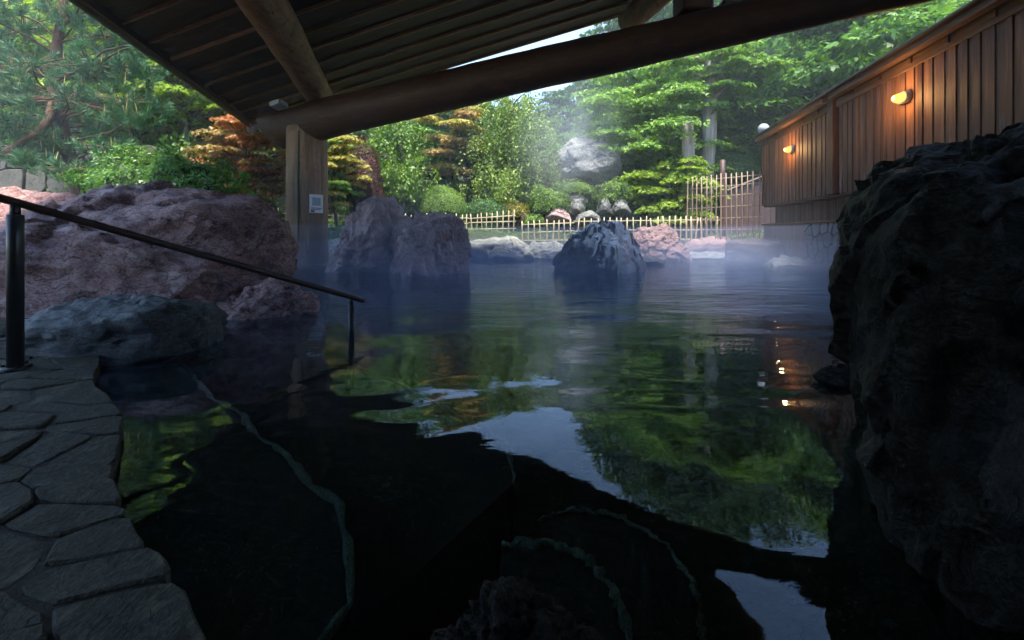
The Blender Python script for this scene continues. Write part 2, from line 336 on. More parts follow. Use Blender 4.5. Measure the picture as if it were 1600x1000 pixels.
def mat_water():
    b = NB('water')
    # slow swell near, fine crossing ripples farther out
    a = b.noise(b.coord((0.55, 1.1, 1), (0, 0, 0.25)), 1.0, 2, 0.4, 0.6)
    c = b.noise(b.coord((1.6, 4.2, 1), (0, 0, -0.15)), 1.3, 3, 0.5, 0.5)
    d = b.noise(b.coord((4, 11, 1), (0, 0, 0.1)), 1.8, 3, 0.5, 0.3)
    sp = b.n('SeparateXYZ'); tc = b.n('TexCoord'); b.l(tc.outputs['Object'], sp.inputs[0])
    mr = b.n('MapRange'); b.l(sp.outputs[1], mr.inputs[0]); mr.inputs[1].default_value = 2.2; mr.inputs[2].default_value = 7.0
    mr.inputs[3].default_value = 0.03; mr.inputs[4].default_value = 1.0
    h = b.math('ADD', b.math('MULTIPLY', a, 0.036), b.math('MULTIPLY', b.math('ADD', b.math('MULTIPLY', c, 0.018), b.math('MULTIPLY', d, 0.006)), mr.outputs[0]))
    bp = b.n('Bump'); bp.inputs['Strength'].default_value = 1.0; bp.inputs['Distance'].default_value = 1.0; b.l(h, bp.inputs['Height'])
    lw = b.n('LayerWeight'); lw.inputs['Blend'].default_value = 0.5; b.l(bp.outputs[0], lw.inputs['Normal'])
    fac = b.math('ADD', b.math('MULTIPLY', b.math('POWER', lw.outputs['Facing'], 5.0), 0.97), 0.03)
    g = b.n('BsdfGlossy'); g.inputs['Roughness'].default_value = 0.02; g.inputs['Color'].default_value = (0.80, 0.90, 1, 1); b.l(bp.outputs[0], g.inputs['Normal'])
    t = b.n('BsdfTransparent'); t.inputs['Color'].default_value = (0.42, 0.54, 0.50, 1)
    m = b.n('MixShader'); b.l(fac, m.inputs[0]); b.l(t.outputs[0], m.inputs[1]); b.l(g.outputs[0], m.inputs[2])
    b.l(m.outputs[0], b.out.inputs[0]); return b.m
M['water'] = mat_water()
def mat_emit(name, col, st):
    b = NB(name); e = b.n('Emission'); e.inputs[0].default_value = (*col, 1); e.inputs[1].default_value = st
    b.l(e.outputs[0], b.out.inputs[0]); return b.m
def mat_vol(name, col, dens, aniso=0.0):
    b = NB(name); v = b.n('VolumePrincipled'); v.inputs['Color'].default_value = (*col, 1); v.inputs['Density'].default_value = dens
    v.inputs['Anisotropy'].default_value = aniso; b.l(v.outputs[0], b.out.inputs['Volume']); return b.m

# ------------------------------------------------------------------ ground, pool
pool = np.array([(-0.30, -1.0), (-0.35, 0.3), (-0.95, 0.85), (-1.6, 1.5), (-2.3, 2.2), (-3.2, 3.0), (-3.6, 4.6), (-3.4, 6.0), (-5.4, 8.0), (-6.0, 11.0),
                 (-5.2, 12.9), (-2, 13.3), (2, 13.3), (5, 13.3), (7.4, 13.0), (6.4, 9.0), (5.6, 6.0), (5.2, 3.0), (4.5, -1.0)])
def sd_poly(X, Y, poly):
    d = np.full(X.shape, 1e9); ins = np.zeros(X.shape, bool); n = len(poly)
    for i in range(n):
        a, c = poly[i], poly[(i + 1) % n]; e = c - a
        t = np.clip(((X - a[0]) * e[0] + (Y - a[1]) * e[1]) / (e @ e), 0, 1)
        d = np.minimum(d, np.hypot(X - a[0] - t * e[0], Y - a[1] - t * e[1]))
        cond = (a[1] > Y) != (c[1] > Y)
        with np.errstate(divide='ignore', invalid='ignore'):
            xi = (c[0] - a[0]) * (Y - a[1]) / (c[1] - a[1] + 1e-12) + a[0]
        ins ^= cond & (X < xi)
    return np.where(ins, -d, d)
def smooth(x, a, b):
    t = np.clip((x - a) / (b - a), 0, 1); return t * t * (3 - 2 * t)
def ground_z(X, Y):
    X = np.asarray(X, float); Y = np.asarray(Y, float)
    s = sd_poly(X, Y, pool)
    z = -0.95 + 1.02 * smooth(s, -0.35, 0.12)
    far = np.clip(Y - 13.3, 0, None)
    z = z + 0.62 * smooth(far, 0.3, 2.2) * smooth(s, 0, 1)
    side = 0.16 + 0.20 * smooth(X, 3, 12) + 0.16 * smooth(-X, 4, 16)
    z = z + np.clip(Y - 16.5, 0, 60) * side
    # left bank above the retaining wall
    left = smooth(-X, 7.2, 8.0) * smooth(Y, 9.8, 10.6)
    z = z + 2.4 * left * smooth(s, 0.3, 1.0) * (1 - smooth(Y, 16, 24))
    n = fbm(np.stack([X * 0.35, Y * 0.35, X * 0], -1).reshape(-1, 3), 3, 3).reshape(X.shape)
    return z + n * 0.10 * smooth(s, 0.2, 1.5)
def grid_axis(a, b, fine0, fine1, fs, cs):
    l = [a]
    while l[-1] < b:
        l.append(l[-1] + (fs if fine0 <= l[-1] < fine1 else cs))
    return np.array(l)
gx = grid_axis(-80, 80, -13, 10, 0.2, 2.0); gy = grid_axis(-20, 130, -2, 19, 0.2, 2.0)
GX, GY = np.meshgrid(gx, gy, indexing='ij'); GZ = ground_z(GX, GY)
nx, ny = GX.shape; idx = np.arange(nx * ny).reshape(nx, ny)
Fg = np.stack([idx[:-1, :-1], idx[1:, :-1], idx[1:, 1:], idx[:-1, 1:]], -1).reshape(-1, 4)
g_o = tag(obj('ground', np.stack([GX, GY, GZ], -1).reshape(-1, 3), Fg, M['soil'], smooth=True), kind='structure')
wp = np.array([(-9, -1.5), (7.6, -1.5), (7.6, 14.2), (-9, 14.2)])
water = tag(obj('pool_water', [(x, y, 0) for x, y in wp], [(0, 1, 2, 3)], M['water']), kind='structure')

# submerged steps with pale worn edges
def slab(poly, z0, z1):
    n = len(poly); V = [(x, y, z1) for x, y in poly] + [(x, y, z0) for x, y in poly]
    Fc = [tuple(range(n))] + [(i, n + i, n + (i + 1) % n, (i + 1) % n) for i in range(n)] + [tuple(range(2 * n - 1, n - 1, -1))]
    return np.array(V), Fc
def WP(px, py, z=0.0):        # pixel on a horizontal plane z
    D = (H - z) * F / (py - HZ); return np.array([(px - 800) / F * D, D])
def resample(pts, n):
    pts = np.asarray(pts, float); d = np.r_[0, np.cumsum(np.linalg.norm(np.diff(pts, axis=0), axis=1))]
    t = np.linspace(0, d[-1], n); return np.stack([np.interp(t, d, pts[:, k]) for k in range(pts.shape[1])], -1)
def pool_step(edge_px, inland, z, name='pool_step', nos=(0.055, 0.05)):
    e = resample([WP(x, y, z) for x, y in edge_px], 60)
    r = rs(int(abs(edge_px[0][0])))
    e = e + r.normal(0, 0.005, e.shape) + 0.02 * np.stack([fbm(np.c_[e * 3, 0 * e[:, :1]], 8, 2), fbm(np.c_[e * 3, 0 * e[:, :1]], 9, 2)], -1)
    poly = list(map(tuple, e)) + [tuple(v) for v in inland]
    a = 0.5 * sum(poly[i][0] * poly[(i + 1) % len(poly)][1] - poly[(i + 1) % len(poly)][0] * poly[i][1] for i in range(len(poly)))
    if a < 0: poly = poly[::-1]
    V, Fc = slab(poly, -0.97, z)
    o = tag(obj(name, V, Fc, M['step']), kind='structure')
    path = np.c_[e, np.full(len(e), z + 0.004)]
    rad = nos[0] * (0.35 + 1.1 * r.rand(len(e))) * 0.6
    V, Fc = tube(path, rad, 6); obj('step_edge', V, Fc, M['nosing'], o, True)
    return o
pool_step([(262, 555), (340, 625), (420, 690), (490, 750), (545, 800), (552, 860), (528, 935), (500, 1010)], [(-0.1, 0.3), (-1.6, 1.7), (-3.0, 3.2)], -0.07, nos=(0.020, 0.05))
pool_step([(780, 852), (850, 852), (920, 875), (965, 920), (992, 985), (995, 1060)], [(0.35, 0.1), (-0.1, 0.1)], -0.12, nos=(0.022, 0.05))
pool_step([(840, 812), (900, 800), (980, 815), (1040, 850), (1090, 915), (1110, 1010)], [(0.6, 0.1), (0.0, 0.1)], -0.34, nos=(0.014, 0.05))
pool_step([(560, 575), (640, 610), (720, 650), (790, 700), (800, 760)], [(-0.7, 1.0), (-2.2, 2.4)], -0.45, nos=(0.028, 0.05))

# ------------------------------------------------------------------ rocks
_ico = {}
def ico(sub):
    if sub not in _ico:
        bm = bmesh.new(); bmesh.ops.create_icosphere(bm, subdivisions=sub, radius=1); bm.verts.index_update()
        _ico[sub] = (np.array([v.co[:] for v in bm.verts]), np.array([[v.index for v in f.verts] for f in bm.faces])); bm.free()
    return _ico[sub]
def rock(name, label, outline, D, thick, mat, seed, sub=6, amp=0.07, p=12, cat='rock', group=None, fine=1.0, tilt=0.45, yoff=0.0, strata=0.0, sang=0.0, shear=0.0, mid=1.0, frac=1.0):
    """outline: silhouette in photograph pixels at distance D; the body is inflated to `thick` metres deep"""
    O = np.array([P(x, y, D)[[0, 2]] for x, y in outline]); c2 = (O.min(0) + O.max(0)) / 2
    ext = (O.max(0) - O.min(0)) / 2; r = rs(seed)
    N, Dd = [], []
    n = len(O)
    for i in range(n):
        a, b = O[i], O[(i + 1) % n]; e = b - a
        L = np.linalg.norm(e)
        if L < 1e-6: continue
        nn = np.array([e[1], -e[0]]) / L
        d = nn @ (a - c2)
        if d < 0: nn, d = -nn, -d
        for sgn in (-1, 1):
            ph = tilt * (0.5 + r.rand())
            N.append((nn[0] * math.cos(ph), sgn * math.sin(ph), nn[1] * math.cos(ph))); Dd.append(max(d, 0.05) * math.cos(ph))
    for sgn in (-1, 1):
        for k in range(5):
            v = np.array([r.normal(0, 0.45), sgn, r.normal(0.12, 0.3)]); v /= np.linalg.norm(v)
            N.append(tuple(v)); Dd.append(thick / 2 * (0.75 + 0.3 * r.rand()) * abs(v[1]) + 0.7 * (ext[0] * abs(v[0]) + ext[1] * abs(v[2])))
    N = np.array(N); Dd = np.array(Dd)
    S, Fc = ico(sub)
    dirs = norm(S * np.array([ext[0], thick / 2, ext[1]]))
    q = np.clip(dirs @ N.T / Dd, 0, None)
    rad = (q ** p).sum(1) ** (-1.0 / p) * 1.9 ** (1.0 / p)
    V = dirs * rad[:, None]
    sc_ = min(ext[0], ext[1], thick / 2)
    f0 = 1.3 / sc_
    A = amp * sc_ / 0.5
    disp = 0.9 * fbm(V * f0 * 0.8, seed, 3) + 0.45 * mid * ridged(V * f0 * 2.2, seed + 5, 3) + 0.22 * fine * fbm(V * f0 * 7, seed + 9, 4)
    nd = norm(dirs * np.array([1 / ext[0], 2 / thick, 1 / ext[1]]))
    V = V + nd * (disp * A)[:, None]
    # fracture planes: cells with their own tilt and step
    ca, sa = math.cos(sang), math.sin(sang)
    for cells, k in ((26, 0.34), (120, 0.26), (420, 0.2)):
        if sub < 6 and cells > 200: continue
        C = V[r.randint(0, len(V), cells)]; dv = norm(r.normal(0, 1, (cells, 3))); off = r.normal(0, 1, cells)
        Wp = V + 0.10 * sc_ * np.stack([fbm(V * f0 * 3, seed + 41, 2), fbm(V * f0 * 3, seed + 42, 2), fbm(V * f0 * 3, seed + 43, 2)], -1)
        st_ = lambda X: np.stack([(X[:, 0] * ca + X[:, 2] * sa) * 0.55, X[:, 1], (X[:, 2] * ca - X[:, 0] * sa) * 1.35], -1)
        A1, B1 = st_(Wp).astype(np.float32), st_(C).astype(np.float32)
        ix = np.argmin((B1 ** 2).sum(1)[None, :] - 2 * A1 @ B1.T, 1)
        q_ = ((V - C[ix]) * dv[ix]).sum(1) * k * frac + off[ix] * 0.012 * sc_ * frac * (26 / cells) ** 0.35
        V = V + nd * np.clip(q_, -0.06 * sc_, 0.06 * sc_)[:, None]
    if strata:
        q = V[:, 2] * math.cos(sang) + V[:, 0] * math.sin(sang) + 0.15 * fbm(V * f0, seed + 3, 3)
        lay = fbm(np.stack([q * 7 / sc_ * 0.5, q * 0, V[:, 0] * 0.4], -1), seed + 21, 3)
        V = V + nd * (lay * strata)[:, None]
    V[:, 0] += V[:, 1] * shear
    loc = np.array([c2[0], D + yoff, c2[1]])
    base = np.array([loc[0], loc[1], loc[2] - ext[1]])
    o = obj(name, V + loc, Fc, M[mat], None, True, base)
    return tag(o, label, cat, group)

rock('boulder', 'huge pinkish purple boulder behind the handrail at the left', [(-260, 330), (-120, 297), (20, 293), (370, 293), (400, 303), (430, 340), (446, 395), (456, 540), (300, 570), (-200, 570)],
     4.75, 1.5, 'rock_pink', 11, 7, 0.04, 24, frac=0.6, yoff=0.25, strata=0.025, sang=0.5)
rock('boulder', 'low dark knob of rock at the water beside the huge pink boulder', [(290, 505), (360, 468), (430, 438), (470, 446), (490, 475), (492, 520), (290, 530)], 4.35, 0.8, 'rock_pink', 12, 6, 0.06, strata=0.02, sang=-0.4)
rock('flat_boulder', 'low dark slate boulder with flat top at the end of the paving', [(60, 490), (85, 474), (190, 467), (262, 473), (296, 505), (300, 560), (240, 585), (90, 560)],
     2.85, 0.75, 'rock_slate', 14, 6, 0.022, 34, yoff=0.12, strata=0.008, tilt=0.2, frac=0.4)
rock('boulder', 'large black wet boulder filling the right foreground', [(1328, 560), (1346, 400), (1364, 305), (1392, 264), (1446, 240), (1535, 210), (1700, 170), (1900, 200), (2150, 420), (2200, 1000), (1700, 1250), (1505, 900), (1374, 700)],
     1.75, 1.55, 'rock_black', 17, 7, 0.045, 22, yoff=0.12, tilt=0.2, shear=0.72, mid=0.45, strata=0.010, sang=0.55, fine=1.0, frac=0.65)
rock('boulder', 'rough dark rock poking out of the black water at the bottom edge', [(640, 1045), (700, 995), (770, 952), (850, 958), (910, 990), (960, 1045), (960, 1130), (640, 1130)],
     0.80, 0.30, 'rock_black', 19, 6, 0.11, 10, fine=1.6)
rock('rock', 'small dark stone tip touching the big black boulder at the water', [(1272, 588), (1292, 570), (1325, 568), (1330, 610), (1290, 604)], 2.3, 0.25, 'rock_black', 20, 4, 0.06)
rock('boulder', 'tall leaning purple grey boulder just right of the pillar', [(520, 400), (530, 360), (572, 316), (604, 309), (622, 324), (636, 370), (642, 450), (505, 450)],
     9.1, 1.5, 'rock_purple', 23, 6, 0.06, 14, strata=0.03, sang=0.9)
rock('boulder', 'broad purple boulder with white water streaks right of the leaning one', [(614, 362), (628, 339), (710, 333), (726, 343), (733, 390), (736, 450), (608, 450)],
     8.75, 1.5, 'rock_purple', 24, 6, 0.04, 30, frac=0.7, strata=0.03, sang=-1.2)
rock('boulder', 'dark blue rock with white mineral streaks and painted skylit top standing alone in the pool', [(871, 398), (882, 376), (936, 346), (962, 350), (990, 372), (1003, 400), (1004, 445), (870, 445)],
     9.3, 1.4, 'rock_streaked', 29, 6, 0.06, 16, strata=0.02, sang=1.2)
rock('rock', 'flat wet stone at water level behind the streaked pool rock', [(1000, 402), (1022, 399), (1040, 408), (1036, 420), (1000, 420)], 10.9, 0.5, 'rock_slate', 30, 5, 0.05)
rock('boulder', 'reddish pointed boulder in front of the bamboo fence', [(988, 372), (1010, 356), (1036, 348), (1052, 360), (1074, 388), (1085, 415), (985, 415)], 13.0, 1.3, 'rock_red', 31, 6, 0.05, 14)
rock('boulder', 'long low red rock under the tall bamboo lattice', [(1060, 392), (1080, 374), (1130, 368), (1155, 378), (1160, 415), (1060, 415)], 14.4, 0.9, 'rock_red', 33, 5, 0.03, frac=0.6)
rock('rock_slab', 'broad purple rock slab at the foot of the wooden wall', [(1128, 380), (1140, 374), (1262, 372), (1275, 384), (1275, 420), (1128, 420)], 12.8, 0.7, 'rock_dark', 34, 5, 0.02, 24, frac=0.5)
rock('rock_slab', 'flat pale rock ledge in the water before the stone wall', [(1193, 412), (1215, 404), (1300, 410), (1335, 420), (1330, 432), (1200, 424)], 10.6, 1.0, 'rock_slate', 35, 6, 0.04)
rock('rock', 'small jagged stone lying on the pale rock ledge', [(1203, 408), (1222, 400), (1252, 402), (1258, 412), (1205, 414)], 10.7, 0.5, 'rock_slate', 36, 5, 0.08)
rock('rock', 'grey stone at the corner between stone wall and black boulder', [(1310, 420), (1330, 408), (1352, 398), (1375, 410), (1380, 450), (1312, 448)], 8.6, 0.8, 'rock_slate', 37, 5, 0.06)
rim = [  # pale stones along the far pool edge
    ('pale cream stone on the far pool edge right of the purple boulders', [(722, 385), (735, 374), (795, 371), (822, 380), (838, 396), (836, 412), (722, 412)], 13.0, 'rock_pale'),
    ('small greenish stone in front of the pale cream stone', [(764, 394), (775, 383), (800, 381), (818, 392), (820, 410), (764, 410)], 12.6, 'rock_grey'),
    ('low grey stone between cream stone and streaked pool rock', [(822, 388), (832, 379), (870, 378), (885, 388), (888, 410), (822, 410)], 13.2, 'rock_grey'),
    ('grey stone on the pool edge just left of the reddish boulder', [(940, 392), (955, 384), (990, 384), (1000, 392), (1000, 412), (940, 412)], 13.4, 'rock_grey'),
    ('pale stone on the pool edge seen just right of the pillar', [(505, 400), (510, 376), (528, 373), (545, 385), (550, 425), (505, 425)], 11.6, 'rock_pale'),
    ('pale stone on the pool edge seen just left of the pillar', [(428, 395), (440, 372), (456, 372), (470, 390), (470, 430), (428, 430)], 11.4, 'rock_pale'),
    ('long low grey stone at the foot of the tall bamboo lattice', [(1062, 400), (1075, 394), (1125, 394), (1140, 400), (1140, 415), (1062, 415)], 13.3, 'rock_grey'),
]
for i, (lb, ol, D, mt) in enumerate(rim):
    rock('rim_stone', lb, ol, D, 0.8, mt, 60 + i, 5, 0.05, 14, cat='stone', group='stones on the far pool edge')
gard = [
    ('large smooth grey boulder up the garden slope in the mist', [(862, 250), (880, 225), (900, 213), (935, 216), (965, 240), (968, 275), (940, 292), (880, 288)], 17.0, 1.4, 'rock_grey'),
    ('upright pale stone left of the garden waterfall', [(884, 335), (889, 305), (898, 297), (912, 306), (914, 335), (905, 345)], 15.9, 0.7, 'rock_grey'),
    ('upright grey stone right of the garden waterfall', [(930, 335), (935, 312), (948, 302), (958, 315), (962, 338)], 16.0, 0.7, 'rock_grey'),
    ('rounded pale grey stone beside the waterfall stones', [(955, 335), (958, 316), (968, 306), (980, 316), (987, 336)], 15.8, 0.7, 'rock_grey'),
    ('brownish low stone beneath the waterfall', [(848, 345), (858, 328), (875, 322), (888, 332), (895, 350)], 15.6, 0.8, 'rock_purple'),
    ('dark stone at the gap between the two low bamboo fences', [(806, 345), (812, 331), (822, 330), (832, 345), (828, 356), (808, 356)], 16.2, 0.5, 'rock_purple'),
    ('mossy grey stone behind the right low bamboo fence', [(895, 350), (905, 334), (925, 328), (938, 340), (940, 355)], 15.5, 0.7, 'rock_grey'),
]
for i, (lb, ol, D, th, mt) in enumerate(gard):
    rock('garden_rock', lb, ol, D, th, mt, 80 + i, 5 if i else 6, 0.03, 12, frac=0.45)

# ------------------------------------------------------------------ irregular stonework
def clip(poly, n, d):        # keep n.x <= d
    out = []
    for i in range(len(poly)):
        a, b = poly[i], poly[(i + 1) % len(poly)]; da, db = n @ a - d, n @ b - d
        if da <= 0: out.append(a)
        if (da < 0 < db) or (db < 0 < da): out.append(a + (b - a) * da / (da - db))
    return out
def voronoi(pts, x0, x1, y0, y1):
    cells = []
    for i, p in enumerate(pts):
        poly = [np.array(v, float) for v in ((x0, y0), (x1, y0), (x1, y1), (x0, y1))]
        for j in np.argsort(((pts - p) ** 2).sum(1))[1:22]:
            q = pts[j]; n = q - p; d = n @ (p + q) / 2; poly = clip(poly, n, d)
            if len(poly) < 3: break
        if len(poly) >= 3: cells.append(np.array(poly))
    return cells
def jit_pts(r, x0, x1, y0, y1, sx, sy, j=0.42):
    out = []; ny_ = int((y1 - y0) / sy + .5); nx_ = int((x1 - x0) / sx + .5)
    for a in range(ny_):
        for b in range(nx_):
            out.append((x0 + (b + .5 + (0.25 if a % 2 else -0.25) + r.uniform(-j, j)) * (x1 - x0) / nx_, y0 + (a + .5 + r.uniform(-j, j)) * (y1 - y0) / ny_))
    return np.array(out)
def stone_shape(cell, joint, r, seed, step=0.09, wob=0.012):
    """shrunk, slightly wavy outline of a cell"""
    c = cell.mean(0); poly = [v for v in cell]
    n = len(poly); pl = []
    area = 0.5 * sum(poly[i][0] * poly[(i + 1) % n][1] - poly[(i + 1) % n][0] * poly[i][1] for i in range(n))
    if area < 0: poly = poly[::-1]
    out = [v.copy() for v in poly]
    for i in range(n):
        a, b = poly[i], poly[(i + 1) % n]; e = b - a; L = np.linalg.norm(e)
        if L < 1e-4: continue
        nn = np.array([e[1], -e[0]]) / L
        out = clip(out, nn, nn @ a - joint * (0.4 + 1.2 * r.rand()))
        if len(out) < 3: return None
    # chamfer corners, resample
    m = len(out); pts = []
    for i in range(m):
        a, b, c_ = out[i - 1], out[i], out[(i + 1) % m]
        pts += [b + (a - b) * 0.07, b + (c_ - b) * 0.07]
    pts = np.array(pts + [pts[0]])
    L = np.linalg.norm(np.diff(pts, axis=0), axis=1).sum()
    k = int(np.clip(L / step, 7, 26)); q = resample(pts, k + 1)[:-1]
    w_ = vnoise(np.c_[q * 9, np.full(len(q), seed * 3.1)], 5)
    cc = q.mean(0); return q + (q - cc) / np.maximum(np.linalg.norm(q - cc, axis=1, keepdims=True), 1e-6) * (w_ * wob)[:, None]
def stone_mesh(q, to3, h0, h1, inset, r, bulge=0.0):
    """q 2D outline; to3(u,v,h)->world"""
    n = len(q); c = q.mean(0); qi = c + (q - c) * (1 - inset / np.maximum(np.linalg.norm(q - c, axis=1, keepdims=True), 1e-3))
    tz = r.normal(0, 0.03 * (h1 - h0), n)
    qc = c + (q - c) * 0.5
    g = r.normal(0, 0.02, 2); tz = (qi - c) @ g
    rows = [(q, np.full(n, h0)), (q, h1 - inset * 0.8 + tz), (qi, h1 + tz)]
    V = np.vstack([to3(a[:, 0], a[:, 1], b) for a, b in rows])
    Fc = [(k * n + i, k * n + (i + 1) % n, (k + 1) * n + (i + 1) % n, (k + 1) * n + i) for k in range(2) for i in range(n)]
    Fc += [tuple(2 * n + i for i in range(n))]
    return V, Fc

# paved terrace
edge = np.array([(-0.10, 0.10), (-0.32, 0.50), (-0.53, 0.773), (-0.74, 0.953), (-0.96, 1.154), (-1.30, 1.51), (-1.87, 2.09), (-2.50, 2.72), (-3.1, 3.4), (-3.6, 4.0)])
ed = np.r_[0, np.cumsum(np.linalg.norm(np.diff(edge, axis=0), axis=1))]
INL = np.array([-0.96, -0.28])
def deck3(u, v, h):
    ex = np.interp(u, ed, edge[:, 0]); ey = np.interp(u, ed, edge[:, 1])
    wv = 0.03 * np.sin(u * 5.1) * np.exp(-np.maximum(v, 0) * 4)
    return np.stack([ex + INL[0] * (v + wv), ey + INL[1] * (v + wv), np.broadcast_to(h, np.shape(ex))], -1)
U1 = ed[-1]
uu = np.linspace(0, U1, 40)
top = np.vstack([deck3(uu, np.full(40, 0.03), 0.052), deck3(uu, np.full(40, 5.5), 0.052), deck3(uu, np.full(40, 0.06), -1.0), deck3(uu, np.full(40, 5.5), -1.0)])
Fd = [(i, 40 + i, 41 + i, i + 1) for i in range(39)] + [(80 + i, i, i + 1, 81 + i) for i in range(39)]
deck = tag(obj('terrace', top, Fd, M['mortar']), kind='structure')
r = rs(5); pts = jit_pts(r, 0, U1, 0, 2.9, 0.145, 0.27, 0.46)
for i, c in enumerate(voronoi(pts, 0, U1, 0, 2.9)):
    q = stone_shape(c, 0.0055, r, i, 0.035, 0.009)
    if q is None: continue
    V, Fc = stone_mesh(q, deck3, 0.0, 0.060 + r.uniform(-0.006, 0.006), 0.006, r, 0.002)
    obj('paving_stone', V, Fc, M['flag'], deck, False)

def masonry(thing_o, org, ax, up, nrm, x0, x1, z0, z1, sx, sz, joint, mat, seed, depth=0.07):
    org, ax, up, nrm = (np.asarray(v, float) for v in (org, ax, up, nrm))
    V, Fc = frame_box(org, ax, nrm, up, x0, x1, -0.4, 0.0, z0, z1); obj('wall_core', V, Fc, M['joint_dark'], thing_o)
    r = rs(seed); pts = jit_pts(r, x0, x1, z0, z1, sx, sz, 0.45)
    to3 = lambda u, v, h: org + np.multiply.outer(u, ax) + np.multiply.outer(v, up) + np.multiply.outer(np.broadcast_to(h, np.shape(u)), nrm)
    for i, c in enumerate(voronoi(pts, x0, x1, z0, z1)):
        q = stone_shape(c, joint, r, i, 0.12, 0.015)
        if q is None: continue
        V, Fc = stone_mesh(q, to3, -0.02, depth * r.uniform(0.6, 1.2), 0.012, r, 0.01)
        obj('stone', V, Fc, M[mat], thing_o, False)
rw = empty('retaining_wall', (-10, 10.4, 0.2), 'grey brown stone retaining wall behind the pine at the left', 'wall')
masonry(rw, (-16.5, 10.0, 0.0), norm(np.array([1, 0.05, 0.])), (0, 0, 1), norm(np.array([0.05, -1, 0.])), 0, 8.4, 0.0, 2.75, 0.62, 0.55, 0.022, 'wall_stone', 41)

# ------------------------------------------------------------------ pavilion: pillar, beams, roof
D1 = np.array([-0.246, 1.0, 0]); D2 = np.array([1.0, -0.241, 0.204])
R0 = np.array([-4.3, 9.7, H + 3.40])
RN = norm(np.cross(D2, D1)); RN = RN if RN[2] > 0 else -RN
def roofp(s, t, h=0.0): return R0 + s * D2 + t * D1 + h * RN
def log(name, a, b, ra, rb, mat, n=20, k=18, seed=0, bumpy=0.03, parent=None, label=None, cat=None):
    a, b = np.asarray(a, float), np.asarray(b, float)
    path = a + np.linspace(0, 1, k)[:, None] * (b - a)
    V, Fc = tube(path, np.linspace(ra, rb, k), n)
    ctr = np.repeat(path, n, 0); d = V - ctr
    V = ctr + d * (1 + bumpy * fbm(V * 1.1, seed, 3))[:, None]
    o = obj(name, V, Fc, M[mat], parent, True, None if parent else a)
    for p_ in o.data.polygons:
        if len(p_.vertices) > 4: p_.use_smooth = False
    return tag(o, label, cat)
pil_b = P(480, 418, 9.75); PX, PY = pil_b[0], 9.75
pil = empty('pillar', (PX, PY, -0.9), 'thick weathered log pillar standing in the pool with a crack down it', 'pillar')
log('shaft', (PX, PY, -0.9), (PX, PY, 2.98), 0.43, 0.405, 'pillar', 36, 24, 3, 0.012, pil)
V, Fc = tube([(PX + 0.0, PY - 0.422, 0.55), (PX + 0.012, PY - 0.421, 1.2), (PX + 0.004, PY - 0.417, 2.0), (PX + 0.01, PY - 0.412, 2.85)], [0.012, 0.022, 0.018, 0.012], 6)
obj('crack', V, Fc, M['darkprint'], pil)
V, Fc = tube([(PX, PY, -0.05), (PX, PY, 0.03), (PX, PY, 0.10)], [0.47, 0.47, 0.46], 36); obj('base_collar', V, Fc, M['pillar'], pil, True)
# notice on the pillar
ang = math.radians(48); nrm_ = np.array([math.sin(ang), -math.cos(ang), 0]); ax_ = np.array([math.cos(ang), math.sin(ang), 0])
so = np.array([PX, PY, P(500, 318, 9.4)[2]]) + nrm_ * 0.435
sg = empty('notice', so, 'small white notice sheet fixed to the log pillar', 'sign')
V, Fc = frame_box(so, ax_, nrm_, (0, 0, 1), -0.14, 0.14, -0.02, 0.0, -0.19, 0.19, 0.004); obj('sheet', V, Fc, M['white'], sg)
for nm, x0, x1, z0, z1, mt in (('printed_panel', -0.09, 0.09, -0.04, 0.13, 'blueprint'), ('printed_line', -0.11, 0.11, -0.10, -0.085, 'darkprint'), ('printed_line', -0.12, 0.09, -0.13, -0.117, 'darkprint'), ('printed_block', -0.12, -0.04, -0.175, -0.14, 'darkprint')):
    V, Fc = frame_box(so, ax_, nrm_, (0, 0, 1), x0, x1, 0.0, 0.003, z0, z1); obj(nm, V, Fc, M[mt], sg)
# tie beam
B0 = np.array([PX, PY, H + (HZ - 220) / F * 9.6]); E1 = P(1400, 12, 5.0)
bdir = E1 - B0; Lb = np.linalg.norm(bdir); bdir /= Lb
def beam_pt(l): return B0 + bdir * l
ls = np.r_[-1.05, np.linspace(-0.6, 12.3, 40)]; rb_ = np.interp(ls, [-1.05, 0, 7.6, 9.7, 12.3], [0.41, 0.41, 0.27, 0.24, 0.21])
path = np.array([beam_pt(l) + np.array([0, 0, q]) for l, q in zip(ls, rb_)])
V, Fc = tube(path, rb_, 24); ctr = np.repeat(path, 24, 0); V = ctr + (V - ctr) * (1 + 0.055 * fbm(V * 1.3, 7, 4))[:, None]
# slanting cut at the free end
m_ = np.arange(24); V[m_, 0] += -0.25 * ((V[m_, 2] - path[0, 2]) / 0.42) * 0.9
tag(obj('tie_beam', V, Fc, M['beam'], None, True, path[0]), 'thick dark log beam running from the pillar up to the upper right', 'beam')
# purlin logs
def purlin_pt(s, t): return R0 + s * D2 + t * D1 - np.array([0, 0, 0.36])
log('purlin_log', purlin_pt(0.12, 0.55), purlin_pt(0.12, -13), 0.29, 0.30, 'log', 24, 30, 11, 0.05, None, 'knotty brown log carrying the roof above the pillar', 'log beam')
log('purlin_log', purlin_pt(7.22, 1.77), purlin_pt(7.22, -13), 0.25, 0.27, 'log', 24, 30, 12, 0.05, None, 'log end poking out under the roof at the top centre', 'log beam')
